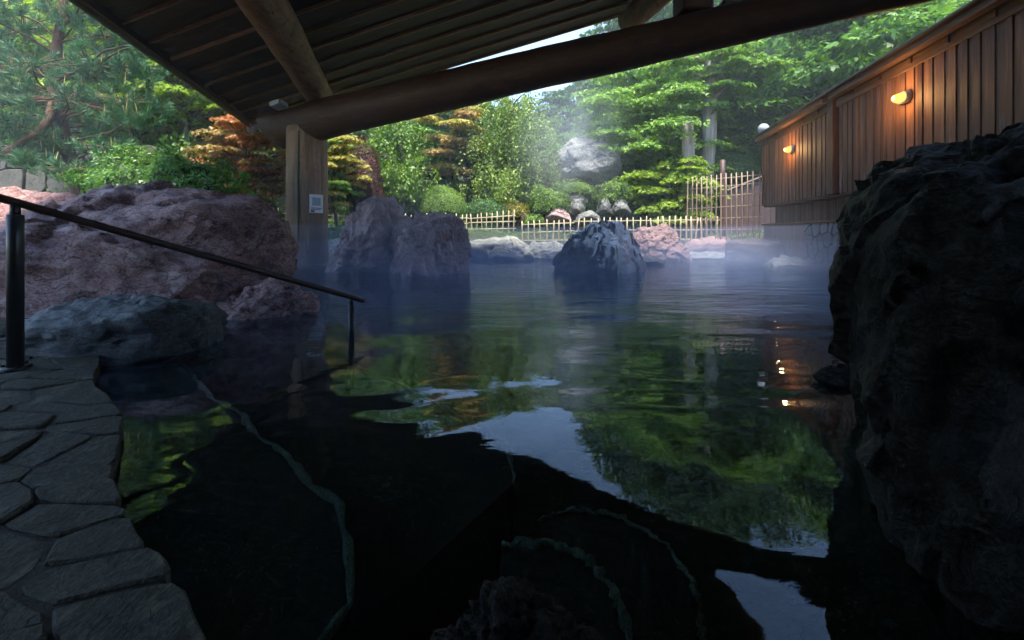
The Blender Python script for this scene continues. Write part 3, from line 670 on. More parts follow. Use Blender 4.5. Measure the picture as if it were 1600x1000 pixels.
# short strut standing on the beam
u_ = 7.75; bp_ = beam_pt(u_); rr_ = np.interp(u_, [0, 7.6, 9.7], [0.42, 0.285, 0.25])
st = empty('strut', bp_ + np.array([0, 0, 2 * rr_]), 'short dark square post standing on the log beam at the top', 'post')
V, Fc = frame_box(bp_, (1, 0, 0), (0, 1, 0), (0, 0, 1), -0.20, 0.20, -0.2, 0.2, 2 * rr_ - 0.06, 2.45, 0.02); obj('shaft', V, Fc, M['beam'], st)
V, Fc = frame_box(bp_, (1, 0, 0), (0, 1, 0), (0, 0, 1), 0.34, 0.56, -0.13, 0.13, 2 * rr_ - 0.08, 2 * rr_ + 0.10, 0.02); obj('wedge_block', V, Fc, M['beam'], st)
# roof
SE, SR, T0, T1 = -2.12, 9.6, 2.31, -15.5
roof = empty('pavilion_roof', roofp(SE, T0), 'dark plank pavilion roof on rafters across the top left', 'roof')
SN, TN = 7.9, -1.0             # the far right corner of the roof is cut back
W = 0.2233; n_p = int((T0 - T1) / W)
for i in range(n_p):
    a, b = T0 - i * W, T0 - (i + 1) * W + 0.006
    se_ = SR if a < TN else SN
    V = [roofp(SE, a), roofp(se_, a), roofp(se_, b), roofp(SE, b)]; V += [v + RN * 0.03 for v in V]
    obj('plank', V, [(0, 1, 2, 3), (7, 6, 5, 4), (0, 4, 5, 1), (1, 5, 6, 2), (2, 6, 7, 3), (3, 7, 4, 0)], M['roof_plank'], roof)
k = 0
t = T0 - 0.12
while t > T1:
    se_ = SR if t < TN - 0.05 else SN
    V = [roofp(SE + 0.02, t + 0.022), roofp(se_, t + 0.022), roofp(se_, t - 0.022), roofp(SE + 0.02, t - 0.022)]; V = [v - RN * 0.004 for v in V] + [v - RN * 0.055 for v in V]
    obj('rafter', V, [(3, 2, 1, 0), (4, 5, 6, 7), (0, 1, 5, 4), (1, 2, 6, 5), (2, 3, 7, 6), (3, 0, 4, 7)], M['rafter'], roof)
    t -= 0.67; k += 1
def roofbox(name, s0, s1, t0, t1, h0, h1, mt):
    V = [roofp(s, t, h) for h in (h0, h1) for s, t in ((s0, t0), (s1, t0), (s1, t1), (s0, t1))]
    return obj(name, V, [(3, 2, 1, 0), (4, 5, 6, 7), (0, 1, 5, 4), (1, 2, 6, 5), (2, 3, 7, 6), (3, 0, 4, 7)], M[mt], roof)
roofbox('fascia', SE - 0.05, SE - 0.004, T0 + 0.03, T1, -0.12, 0.10, 'beam')
roofbox('verge_board', SE - 0.05, SN + 0.05, T0 + 0.004, T0 + 0.05, -0.01, 0.12, 'beam')
roofbox('roofing', SE - 0.12, SN + 0.08, T0 + 0.10, T1, 0.034 + 0.09, 0.20, 'coping'); roofbox('roofing', SN + 0.082, SR + 0.05, TN, T1, 0.034 + 0.09, 0.20, 'coping')
D2b = np.array([1.0, -0.241, -0.204]); RB = roofp(SR, 0)
V = [RB + D1 * t + D2b * s + np.array([0, 0, h]) for h in (0.04, 0.2) for s, t in ((0, TN), (3.2, TN), (3.2, T1), (0, T1))]
obj('far_slope', V, [(3, 2, 1, 0), (4, 5, 6, 7), (0, 1, 5, 4), (1, 2, 6, 5), (2, 3, 7, 6), (3, 0, 4, 7)], M['roof_plank'], roof)
# unseen plank wall added behind the viewer to keep back light out
bw = empty('shade_wall', (0, -2.6, 0), 'unseen dark plank wall added behind the viewer to block back light', 'wall')
for i in range(48):
    V, Fc = frame_box((-6.2 + i * 0.3, -2.6, 0), (1, 0, 0), (0, 1, 0), (0, 0, 1), 0.003, 0.297, -0.04, 0.0, -0.95, 6.4); obj('board', V, Fc, M['roof_plank'], bw)
# gutter under the eave, downlight, sensor
ga, gb = roofp(SE - 0.10, T0 + 0.12, -0.10), roofp(SE - 0.10, T1, -0.10)
V, Fc = tube([ga, ga + (gb - ga) * 0.5, gb], 0.055, 12); obj('gutter', V, Fc, M['coping'], roof, True)
fo = roofp(SE + 0.02, T0 - 0.35, -0.13)
fl = empty('floodlight', fo, 'small grey floodlight under the eave corner left of the pillar', 'light')
V, Fc = tube([fo + np.array([-0.20, -0.05, -0.06]), fo + np.array([-0.02, 0, -0.02]), fo + np.array([0.04, 0, 0])], [0.10, 0.11, 0.05], 14); obj('lamp_head', V, Fc, M['grey'], fl, True)
V, Fc = frame_box(fo, (1, 0, 0), (0, 1, 0), (0, 0, 1), 0.03, 0.22, -0.07, 0.07, -0.07, 0.04, 0.01); obj('housing', V, Fc, M['grey'], fl)
V, Fc = tube([fo + np.array([0.20, -0.04, -0.05]) + 0.09 * np.array([math.cos(a), 0, math.sin(a)]) for a in np.linspace(0.6, -3.9, 14)], 0.012, 6); obj('cable', V, Fc, M['grey'], fl, True)
so2 = P(431, 161, 9.1)
sn = empty('sensor_box', so2, 'little white box on the beam above the pillar', 'box')
V, Fc = frame_box(so2, norm(np.array([1, -0.2, .22])), (0, 1, 0), (0, 0, 1), -0.12, 0.12, -0.06, 0.3, -0.05, 0.05, 0.012); obj('case', V, Fc, M['grey'], sn)

# ------------------------------------------------------------------ wooden wall on the right
WX0, WK = 4.94, 0.193
wd = norm(np.array([WK, 1.0, 0])); wn = np.array([-wd[1], wd[0], 0])     # along (away), towards the pool
def wallp(Y, off=0.0, z=0.0):
    return np.array([WX0 + WK * Y, Y, z]) + wn * off
wl0 = wallp(13.8)
wall = empty('wooden_wall', wl0, 'long brown plank wall with overhanging siding along the right side', 'wall')
Lw = 11.2                         # metres from the far end towards the camera
def wbox(name, x0, x1, y0, y1, z0, z1, mt, bev=0.006, parent=None):
    V, Fc = frame_box(wallp(13.8), -wd, wn, (0, 0, 1), x0, x1, y0, y1, z0, z1, bev); return obj(name, V, Fc, M[mt], parent or wall)
ZB, ZT = H + 0.82, H + 2.62
r = rs(8); x = 0.13; post_l = 4.20
toggle = 0
while x < Lw:
    wdt = r.choice([0.075, 0.095, 0.11, 0.125, 0.14]); 
    if not (post_l - 0.02 < x + wdt / 2 < post_l + 0.26):
        pr = 0.012 if toggle else 0.0
        wbox('siding_board', x, x + wdt - 0.006, -0.03 + pr, 0.0 + pr + r.uniform(0, 0.006), ZB + r.uniform(-0.008, 0.004), ZT, 'siding', 0.004)
    x += wdt; toggle = 1 - toggle
wbox('backing', 0.02, Lw, -0.10, -0.035, ZB + 0.02, ZT + 0.2, 'joint_dark', 0)
wbox('corner_board', 0.0, 0.125, -0.10, 0.03, ZB, ZT + 0.02, 'siding')
wbox('post', post_l, post_l + 0.24, -0.06, 0.10, ZB - 0.02, ZT + 0.24, 'post_wood', 0.015)
for a, b in ((0.0, post_l - 0.003), (post_l + 0.243, Lw)):
    wbox('header_board', a, b, -0.03, 0.035, ZT - 0.02, ZT + 0.15, 'trim', 0.006)
    wbox('eave_board', a - (0.1 if a == 0 else 0), b, 0.06, 0.19, ZT + 0.16, ZT + 0.27, 'trim', 0.006)
    wbox('soffit', a, b, -0.03, 0.055, ZT + 0.152, ZT + 0.20, 'coping', 0.0)
wbox('coping', -0.15, Lw, -0.25, 0.26, ZT + 0.274, ZT + 0.31, 'coping', 0.008)
for i in range(14):
    xx = 0.5 + i * 0.78
    wbox('eave_bracket', xx, xx + 0.05, 0.038, 0.058, ZT + 0.05, ZT + 0.15, 'trim', 0.004)
# lower recessed wall under the overhang
x = 0.05
while x < Lw:
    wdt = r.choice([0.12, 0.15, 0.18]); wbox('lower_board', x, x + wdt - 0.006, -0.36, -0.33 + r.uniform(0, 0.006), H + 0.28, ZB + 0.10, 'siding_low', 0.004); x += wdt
wbox('overhang_floor', 0.0, Lw, -0.40, -0.04, ZB - 0.05, ZB + 0.0, 'siding_low', 0)
wbox('ledge', -0.02, Lw, -0.42, 0.03, H + 0.225, H + 0.275, 'trim', 0.01)
wbox('plinth', 0.0, 2.85, -0.40, -0.02, -0.9, H + 0.223, 'siding_low', 0.0)
sw = empty('stone_plinth', wallp(10.8), 'grey stone masonry plinth under the wooden wall', 'wall')
masonry(sw, wallp(10.95), -wd, (0, 0, 1), wn, 0.0, 7.0, -0.5, H + 0.222, 0.30, 0.30, 0.010, 'wall_stone_wet', 47, 0.035)

M['lamp_glow'] = mat_emit('lamp_glow', (1.0, 0.50, 0.12), 0.55)
M['bulb'] = mat_emit('bulb_glow', (1.0, 0.75, 0.40), 3.0)
def wall_lamp(Y, z, label):
    c = wallp(Y, 0.02, z); o = empty('wall_lamp', c, label, 'lamp', 'oval lamps on the wooden wall')
    def ell(name, rx, rz, y0, y1, dome, mt, par=None):
        n, m = 24, 6; V = []; th = np.arange(n) * 2 * np.pi / n
        for k in range(m):
            f = k / (m - 1); q = math.sqrt(max(0, 1 - (f * dome) ** 2)); y = y0 + (y1 - y0) * f
            cx = np.sign(np.cos(th)) * np.abs(np.cos(th)) ** 0.7; sz = np.sign(np.sin(th)) * np.abs(np.sin(th)) ** 0.7
            V.append(c + np.outer(cx * rx * q, wd) + np.outer(sz * rz * q, [0, 0, 1]) + wn * y)
        V = np.vstack(V); Fc = [(k * n + i, k * n + (i + 1) % n, (k + 1) * n + (i + 1) % n, (k + 1) * n + i) for k in range(m - 1) for i in range(n)]
        Fc += [tuple(range(n - 1, -1, -1)), tuple(range((m - 1) * n, m * n))]
        return obj(name, V, Fc, M[mt], par or o, True)
    ba = ell('base', 0.15, 0.095, 0.0, 0.05, 0.15, 'white')
    gc = ell('glass_cover', 0.13, 0.075, 0.05, 0.17, 0.85, 'lamp_glow')
    ell('rim', 0.143, 0.088, 0.05, 0.062, 0.1, 'white', ba)
    b = c + wn * 0.172; V, Fc = tube([b, b + wn * 0.004], [0.035, 0.03], 12); obj('bulb_spot', V, Fc, M['bulb'], gc, True)
    ld = bpy.data.lights.new('lamp_light', 'POINT'); lo = bpy.data.objects.new('lamp_light', ld); COL.objects.link(lo)
    ld.energy = 7; ld.color = (1, 0.55, 0.2); ld.shadow_soft_size = 0.05; lo.parent = o; lo.location = wn * 0.26
wall_lamp(7.32, H + 2.18, 'lit oval wall lamp nearer the camera, right of the wall post')
wall_lamp(11.65, H + 2.14, 'lit oval wall lamp at the far end of the wooden wall')
gl_p = wallp(13.9, 0.0, ZT + 0.31)
gl = empty('globe_light', gl_p, 'grey globe on a bracket at the far end of the wall top', 'globe')
S, Fi = ico(4); obj('globe', S * 0.16 + gl_p + np.array([0.06, 0, 0.25]), Fi, M['grey'], gl, True)
V, Fc = tube([gl_p, gl_p + np.array([0.0, 0, 0.09]), gl_p + np.array([0.06, 0, 0.13])], [0.05, 0.04, 0.06], 10); obj('bracket', V, Fc, M['coping'], gl, True)

# ------------------------------------------------------------------ handrail
p1 = np.array([*WP(24, 575, 0.06), 0.06]); p2 = np.array([*WP(549, 515, 0.0), 0.0])
top1 = np.array([p1[0], p1[1], P(0, 316, p1[1])[2]]); top2 = np.array([p2[0], p2[1], P(0, 464, p2[1])[2]])
hr = empty('handrail', p1, 'dark metal handrail sloping down into the pool at the left', 'handrail')
rd = norm(top2 - top1)
a = top1 - rd * 1.1; b = top2 + rd * 0.11
side_ = norm(np.cross(rd, [0, 0, 1.0])); upn = np.cross(side_, rd)
V, Fc = tube([a, top1, top2, b - rd * 0.01, b], [0.021, 0.021, 0.021, 0.021, 0.016], 14); obj('rail', V, Fc, M['rail'], hr, True)
V, Fc = tube([p1, p1 + np.array([0, 0, 0.60]), p1 + np.array([0, 0, 0.78]), p1 + np.array([0, 0, 0.785])], [0.033, 0.033, 0.033, 0.026], 16); hp1 = obj('post', V, Fc, M['steel'], hr, True)
V, Fc = tube([p1 + np.array([0, 0, 0.76]), top1], 0.021, 12); obj('post_neck', V, Fc, M['steel'], hp1, True)
V, Fc = tube([p1 - np.array([0, 0, 0.02]), p1 + np.array([0, 0, 0.008]), p1 + np.array([0, 0, 0.012])], [0.062, 0.062, 0.05], 18); fl_ = obj('flange', V, Fc, M['steel'], hr, True)
for k in range(3):
    q = p1 + 0.048 * np.array([math.cos(k * 2.1 + 5.6), math.sin(k * 2.1 + 5.6), 0]) + np.array([0, 0, 0.008]); V, Fc = tube([q, q + np.array([0, 0, 0.014])], 0.008, 6); obj('bolt', V, Fc, M['steel'], fl_)
V, Fc = tube([p2 - np.array([0, 0, 0.75]), p2 + np.array([0, 0, (top2 - p2)[2] - 0.06])], 0.023, 14); hp2 = obj('post', V, Fc, M['steel'], hr, True)
V, Fc = tube([p2 + np.array([0, 0, (top2 - p2)[2] - 0.07]), top2], 0.015, 12); obj('post_neck', V, Fc, M['steel'], hp2, True)

# ------------------------------------------------------------------ bamboo fences
def bamboo(name, a, b, r0, mt, parent, n=6):
    a, b = np.asarray(a, float), np.asarray(b, float); L = np.linalg.norm(b - a)
    V, Fc = tube([a, a + (b - a) * 0.36, a + (b - a) * 0.7, b], [r0 * 1.1, r0, r0 * 1.05, r0 * 0.92], n); return obj(name, V, Fc, M[mt], parent, True)
def fence(label, pts, step, rails, mt, seed, over=0.05, rad=0.018, lean=0.02):
    """pts: list of (px, D, y_top, y_bottom); rails: fractions of the height"""
    r = rs(seed)
    A = np.array([[*P(px, yt, D), P(px, yb, D)[2]] for px, D, yt, yb in pts])    # x,y,ztop,zbot
    d = np.r_[0, np.cumsum(np.hypot(np.diff(A[:, 0]), np.diff(A[:, 1])))]
    f = lambda s: np.array([np.interp(s, d, A[:, k]) for k in range(4)])
    m0 = f(d[-1] / 2); o = empty('bamboo_fence', (m0[0], m0[1], m0[3]), label, 'fence')
    s = 0.0
    while s <= d[-1]:
        x, y, zt, zb = f(s); l = r.normal(0, lean)
        bamboo('upright', (x - l, y - 0.03, zb - 0.25), (x + l, y - 0.03, zt + r.uniform(-0.5, 1) * over), rad * r.uniform(0.8, 1.15), mt, o); s += step * r.uniform(0.85, 1.15)
    for fr in rails:
        ks = np.linspace(0, d[-1], max(2, int(d[-1] / 1.6) + 1))
        for k in range(len(ks) - 1):
            a, b = f(ks[k] - (0.06 if k == 0 else 0)), f(ks[k + 1] + (0.06 if k == len(ks) - 2 else 0.03))
            za, zb_ = a[3] + (a[2] - a[3]) * fr, b[3] + (b[2] - b[3]) * fr
            bamboo('rail', (a[0], a[1] + 0.006 * (k % 2), za + r.normal(0, 0.008)), (b[0], b[1] + 0.006 * (k % 2), zb_ + r.normal(0, 0.008)), rad * 1.0, mt, o)
    return o
fence('low open bamboo fence behind the pillar and the purple boulders', [(412, 14.6, 325, 357), (520, 15.0, 331, 357), (640, 15.4, 335, 360), (740, 15.6, 335, 362), (806, 15.4, 329, 361)], 0.175, (0.12, 0.48, 0.76), 'bamboo', 1, 0.04, 0.021)
fence('low open bamboo fence behind the streaked pool rock', [(816, 14.6, 346, 379), (880, 14.3, 343, 378), (960, 14.2, 341, 377), (1060, 14.4, 339, 377), (1125, 14.8, 339, 377)], 0.20, (0.08, 0.47, 0.86), 'bamboo', 2, 0.05, 0.021, 0.025)
fence('tall bamboo lattice fence beside the end of the wooden wall', [(1073, 14.9, 279, 398), (1130, 14.2, 272, 400), (1191, 13.6, 266, 401)], 0.15, (0.17, 0.32, 0.46, 0.60, 0.73, 0.855, 0.955), 'bamboo_dark', 3, 0.04, 0.018, 0.015)
# dark fence panel and post behind the lattice
q0 = P(1136, 380, 15.6)
fp = empty('board_fence', q0, 'dark reddish board fence behind the tall bamboo lattice', 'fence')
for i in range(12):
    px = 1136 + i * 8.5; a = P(px, 395, 15.6); zt = P(px, 300 - i * 3.2, 15.6)[2]
    V, Fc = frame_box((a[0], 15.6, 0), (1, 0, 0), (0, 1, 0), (0, 0, 1), 0, 0.178, 0, 0.03, 0.0, zt, 0.006); obj('board', V, Fc, M['red_post'], fp)
a, b = P(1136, 298, 15.55), P(1236, 258, 15.55)
V, Fc = tube([a, b], 0.05, 6); obj('top_rail', V, Fc, M['red_post'], fp)
q = P(1129, 345, 15.2); log('fence_post', (q[0], 15.2, 0.3), (q[0], 15.2, P(1129, 250, 15.2)[2]), 0.10, 0.085, 'red_post', 12, 6, 4, 0.03, None, 'dark red round post rising above the bamboo lattice', 'post')
# cut trunks in the garden
q = P(1077, 270, 15.7); log('cut_trunk', (q[0], 15.7, 0.5), (q[0] - 0.05, 15.7, P(1075, 191, 15.7)[2]), 0.22, 0.19, 'bark_pale', 14, 14, 5, 0.06, None, 'short pale cut tree trunk with flat top in the garden', 'trunk')

# ------------------------------------------------------------------ foliage
def leaf_quads(B, T, N, L, Wd):
    """B base points, T tip directions, N approximate normals, L length, Wd width"""
    T = norm(T); S_ = norm(np.cross(T, N)); L = np.asarray(L).reshape(-1, 1); Wd = np.asarray(Wd).reshape(-1, 1)
    mid = B + T * L * 0.45
    up = np.cross(S_, T)
    V = np.stack([B, mid + S_ * Wd * 0.5 + up * Wd * 0.12, B + T * L, mid - S_ * Wd * 0.5 + up * Wd * 0.12], 1).reshape(-1, 3)
    return V, np.arange(len(V)).reshape(-1, 4)
def pad_leaves(r, c, rad, n, size, droop=0.5, blades=3, dome=0.5):
    """one flattened spray of foliage"""
    th = r.rand(n) * 2 * np.pi; q = np.sqrt(r.rand(n)); lob = 1 + 0.28 * np.sin(th * 3 + r.rand() * 6) + 0.15 * np.sin(th * 5 + r.rand() * 6)
    x = np.cos(th) * q * lob; y = np.sin(th) * q * lob
    z = dome * (1 - q ** 2) - 0.35 * q ** 3 + r.normal(0, 0.16, n)
    Pn = np.stack([x * rad[0], y * rad[1], z * rad[2]], -1) + c
    out = np.stack([np.cos(th), np.sin(th), np.full(n, -droop)], -1) + r.normal(0, 0.35, (n, 3))
    N = np.array([0, -0.25, 0.9]) + r.normal(0, 0.55, (n, 3)) + 0.4 * np.stack([np.cos(th) * q, np.sin(th) * q, 0 * q], -1)
    if blades == 1: return Pn, out, N, size * r.uniform(0.7, 1.3, n)
    Ps, Ts, Ns, Ls = [], [], [], []
    out = norm(out); N = norm(N); sd = norm(np.cross(out, N))
    for k in range(blades):
        a = (k - (blades - 1) / 2) * 0.75
        Ps.append(Pn); Ts.append(out * math.cos(a) + sd * math.sin(a)); Ns.append(N); Ls.append(size * r.uniform(0.7, 1.3, n) * (1 if abs(a) < 0.4 else 0.8))
    return np.vstack(Ps), np.vstack(Ts), np.vstack(Ns), np.concatenate(Ls)
def build_crown(name, parent, mat, items, ratio):
    B = np.vstack([i[0] for i in items]); T = np.vstack([i[1] for i in items]); N = np.vstack([i[2] for i in items]); L = np.concatenate([i[3] for i in items])
    V, Fc = leaf_quads(B, T, N, L, L * ratio); return obj(name, V, Fc, M[mat], parent)
def limb(a, b, ra, rb, r, k=7, sag=0.1, wig=0.02):
    a, b = np.asarray(a, float), np.asarray(b, float); t = np.linspace(0, 1, k)[:, None]; L = np.linalg.norm(b - a)
    path = a + (b - a) * t + np.array([0, 0, 1]) * (sag * L * 4 * t * (1 - t)) + np.cumsum(r.normal(0, wig * L, (k, 3)), 0) * np.sin(t * np.pi)
    return path, np.linspace(ra, rb, k)
def tree(name, label, base, crown_c, crown_r, mat, seed, pads=36, n=260, size=0.10, ratio=0.42, padr=0.34, flat=0.30, droop=0.5, blades=3, bark='bark', tr=0.10, group=None, cat='tree', fill=0.25, front=0.0, mat2=None, wig=0.02):
    r = rs(seed); base = np.asarray(base, float); c = np.asarray(crown_c, float); R = np.asarray(crown_r, float)
    o = empty(name, base, label, cat, group)
    cs = []
    tries = 0
    while len(cs) < pads and tries < 4000:
        tries += 1
        d = norm(r.normal(0, 1, 3)); q = d * (r.uniform(0.55, 1.0) if r.rand() > fill else r.uniform(0.1, 0.6))
        if front and q[1] > front: continue
        p_ = c + q * R
        if all(np.linalg.norm((p_ - k_) / R) > 0.24 for k_ in cs) or tries > 2500: cs.append(p_)
    items, items2, wood = [], [], []
    top = c + np.array([0, 0, R[2] * 0.35])
    path, rad = limb(base, top, tr, tr * (0.35 if wig > 0.01 else 0.8), r, 10, 0.02 if wig > 0.01 else 0.0, wig); wood.append(tube(path, rad, 9))
    for p_ in cs:
        pr = R[:2].mean() * padr * r.uniform(0.7, 1.3)
        it = pad_leaves(r, p_, (pr, pr, pr * flat * r.uniform(0.8, 1.6)), int(n * (pr / (R[:2].mean() * padr)) ** 2), size, droop, blades)
        (items2 if (mat2 and r.rand() < 0.45) else items).append(it)
        zf = np.clip((p_[2] - R[2] * 0.25 - path[:, 2]), 0, 99); k_ = int(np.argmin(np.abs(path[:, 2] - (p_[2] - R[2] * 0.2))))
        lp, lr = limb(path[k_], p_ - np.array([0, 0, pr * 0.05]), rad[k_] * 0.5, 0.012, r, 6, 0.06); wood.append(tube(lp, lr, 5, False))
    V, Fc = merge(wood); obj('trunk', V, Fc, M[bark], o, True)
    cr = build_crown('crown', o, mat, items, ratio)
    if items2: build_crown('crown', o, mat2, items2, ratio)
    return o
def px_tree(name, label, px, py, wpx, hpx, D, depth, mat, seed, base_px=None, **k):
    c = P(px, py, D); R = (wpx / 2 / F * D, depth / 2, hpx / 2 / F * D)
    bx = c[0] if base_px is None else P(base_px, 0, D)[0]
    gz = float(ground_z(np.array([bx]), np.array([D]))[0])
    return tree(name, label, (bx, D, gz - 0.1), c, R, mat, seed, **k)
def shrub(name, label, c, R, mat, seed, n=5000, size=0.06, ratio=0.5, rough=0.12, flowers=None, group=None, cat='shrub', up=0.6, blades=1, lump=2.2):
    r = rs(seed); c = np.asarray(c, float); R = np.asarray(R, float)
    d = norm(r.normal(0, 1, (n, 3))); d[:, 2] = np.abs(d[:, 2]) * 1.0 - 0.15 * r.rand(n); d = norm(d)
    rad = (1 + rough * 1.6 * fbm(d * lump, seed, 3)) * (1 - 0.18 * r.rand(n) ** 2)
    Pn = c + d * R * rad[:, None]
    N = norm(d / R); T = norm(np.cross(N, r.normal(0, 1, (n, 3)))) + N * r.uniform(0, up, (n, 1)) + np.array([0, 0, 0.15])
    o = empty(name, c, label, cat, group)
    it = (Pn, T, N + r.normal(0, 0.3, (n, 3)), size * r.uniform(0.6, 1.3, n)); build_crown('foliage', o, mat, [it], ratio)
    # twigs and a dark inner mass of stems
    wood = []
    for k in range(14):
        e = norm(r.normal(0, 1, 3)); e[2] = abs(e[2]); lp, lr = limb(c - np.array([0, 0, R[2] * 0.15]), c + e * R * 0.85, 0.02, 0.006, r, 5, 0.05); wood.append(tube(lp, lr, 4, False))
    V, Fc = merge(wood); obj('stem', V, Fc, M['bark'], o)
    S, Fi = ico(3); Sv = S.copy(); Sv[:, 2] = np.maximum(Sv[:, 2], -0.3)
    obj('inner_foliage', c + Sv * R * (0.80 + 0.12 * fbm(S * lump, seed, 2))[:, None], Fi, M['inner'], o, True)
    if flowers:
        k = r.permutation(n)[:flowers]; F_ = []
        for a in range(5):
            t_ = norm(np.cross(N[k], r.normal(0, 1, (flowers, 3)))); F_.append((Pn[k] + N[k] * 0.01, t_ + N[k] * 0.3, N[k], np.full(flowers, 0.035)))
        build_crown('flowers', o, 'petal', F_, 0.8)
    return o
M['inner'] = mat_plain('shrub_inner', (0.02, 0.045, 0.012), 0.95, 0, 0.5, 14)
def px_shrub(name, label, px, py_base, wpx, hpx, D, depth, mat, seed, **k):
    b = P(px, py_base, D); return shrub(name, label, b, (wpx / 2 / F * D, depth / 2, hpx / F * D), mat, seed, **k)
def weeper(name, label, px, py_top, py_bot, wpx, D, depth, mat, seed, strands=260, per=70, size=0.075, ratio=0.5, bark='bark', tr=0.09, droop=1.0):
    r = rs(seed); top = P(px, py_top, D); bot = P(px, py_bot, D); Rx = wpx / 2 / F * D; Hh = top[2] - bot[2]
    gz = float(ground_z(np.array([top[0]]), np.array([D]))[0]); base = np.array([top[0], D, gz - 0.1])
    o = empty(name, base, label, 'tree'); wood = []; items = []
    path, rad = limb(base, top - np.array([0, 0, 0.15 * Hh]), tr, tr * 0.4, r, 10, 0.0); wood.append(tube(path, rad, 9))
    hubs = [path[4 + r.randint(6)] for k in range(40)]
    arms = []
    for k in range(34):
        hb = hubs[k]; hf = (top[2] - hb[2]) / Hh
        th = r.rand() * 6.28; q = r.uniform(0.25, 1.0) * (0.55 + 0.6 * min(1, hf * 1.6)); e = np.array([top[0] + math.cos(th) * q * Rx, D + math.sin(th) * q * depth / 2, hb[2] + r.uniform(-0.05, 0.16) * Hh])
        lp, lr = limb(hb, e, 0.03, 0.010, r, 7, 0.16); wood.append(tube(lp, lr, 5, False)); arms.append(lp)
    for k in range(strands):
        lp = arms[r.randint(len(arms))]; s = lp[r.randint(2, 7)] + r.normal(0, 0.12, 3)
        Ls = min(r.uniform(0.08, 0.55) * Hh * droop, s[2] - bot[2] + r.normal(0, 0.15)); 
        if Ls < 0.2: Ls = 0.2
        t = np.linspace(0, 1, per); dr = r.normal(0, 1, 2); dr /= np.linalg.norm(dr); sw_ = r.uniform(0.1, 0.4)
        pp = np.stack([s[0] + dr[0] * sw_ * np.sqrt(t), s[1] + dr[1] * sw_ * np.sqrt(t), s[2] - Ls * t + 0.08 * np.sin(t * 3)], -1)
        pp = pp + r.normal(0, 0.085, pp.shape)
        T = np.stack([r.normal(0, 0.6, per), r.normal(0, 0.6, per), np.full(per, -0.7)], -1); N = r.normal(0, 0.6, (per, 3)) + np.array([dr[0], dr[1], 0.8])
        items.append((pp, T, N, size * r.uniform(0.6, 1.3, per)))
    V, Fc = merge(wood); obj('trunk', V, Fc, M[bark], o, True); build_crown('crown', o, mat, items, ratio); return o

# --- named garden trees
px_tree('maple_tree', 'large green layered maple hanging over the misty boulder', 1022, 200, 250, 230, 17.4, 4.0, 'lf_maple', 101, 1098, pads=64, n=330, size=0.13, padr=0.30, flat=0.30, droop=0.75, tr=0.0001 + 0.05)
px_tree('maple_tree', 'green maple with a thick pale straight trunk behind the short cut trunk', 1110, 112, 200, 90, 16.3, 2.6, 'lf_maple', 113, 1099, pads=34, n=300, size=0.12, padr=0.30, flat=0.30, droop=0.8, tr=0.27, bark='bark_pale', wig=0.002)
px_tree('maple_shrub', 'bright yellow green maple bush left of the tall bamboo lattice', 1050, 300, 140, 110, 15.9, 2.0, 'lf_bright', 102, pads=40, n=230, size=0.10, padr=0.34, flat=0.35, droop=0.55, tr=0.04)
weeper('weeping_tree', 'tall weeping green tree left of the misty boulder', 800, 140, 318, 165, 17.0, 2.8, 'lf_weep', 103, 360, 56, 0.10)
weeper('weeping_tree', 'weeping green tree above the purple boulders', 622, 170, 308, 135, 15.8, 2.2, 'lf_vine', 104, 200, 50, 0.115)
px_tree('maple_tree', 'amber orange maple between the two weeping trees', 705, 205, 100, 170, 17.8, 2.4, 'lf_amber', 105, pads=30, n=240, size=0.12, padr=0.36, flat=0.3, droop=0.7, mat2='lf_orange', tr=0.06)
px_tree('maple_tree', 'orange and green maple directly right of the pillar', 525, 265, 80, 130, 13.8, 2.0, 'lf_amber', 106, pads=30, n=240, size=0.10, padr=0.36, flat=0.3, droop=0.8, mat2='lf_maple', tr=0.05)
px_tree('maple_tree', 'orange red maple left of the pillar under the eave', 385, 260, 170, 170, 12.4, 2.6, 'lf_orange', 107, pads=48, n=260, size=0.095, padr=0.30, flat=0.28, droop=0.7, mat2='lf_red', tr=0.06)
px_tree('maple_tree', 'olive green maple behind the orange red one', 320, 200, 170, 120, 14.0, 2.4, 'lf_amber', 108, pads=40, n=220, size=0.10, padr=0.32, flat=0.28, droop=0.6, mat2='lf_maple', tr=0.06)
c_ = P(570, 315, 14.9); shrub('laceleaf_maple', 'dark red weeping laceleaf maple mound right of the pillar', c_, (0.62, 0.6, 1.75), 'lf_dark_red', 109, 9000, 0.10, 0.25, 0.14, None, None, 'tree', 0.2)
px_shrub('clipped_shrub', 'smooth rounded clipped green shrub behind the low fence', 690, 330, 80, 40, 16.4, 1.6, 'lf_clip', 110, n=9000, size=0.05, rough=0.06)
px_shrub('clipped_shrub', 'low clipped green shrub just left of the rounded one', 632, 330, 75, 30, 16.6, 1.4, 'lf_clip', 111, n=7000, size=0.05, rough=0.08)
px_shrub('azalea_bush', 'green bush dotted with small white flowers above the pink boulder', 262, 305, 225, 62, 7.6, 1.4, 'lf_azalea', 112, n=15000, size=0.055, rough=0.22, flowers=90, lump=3.2)
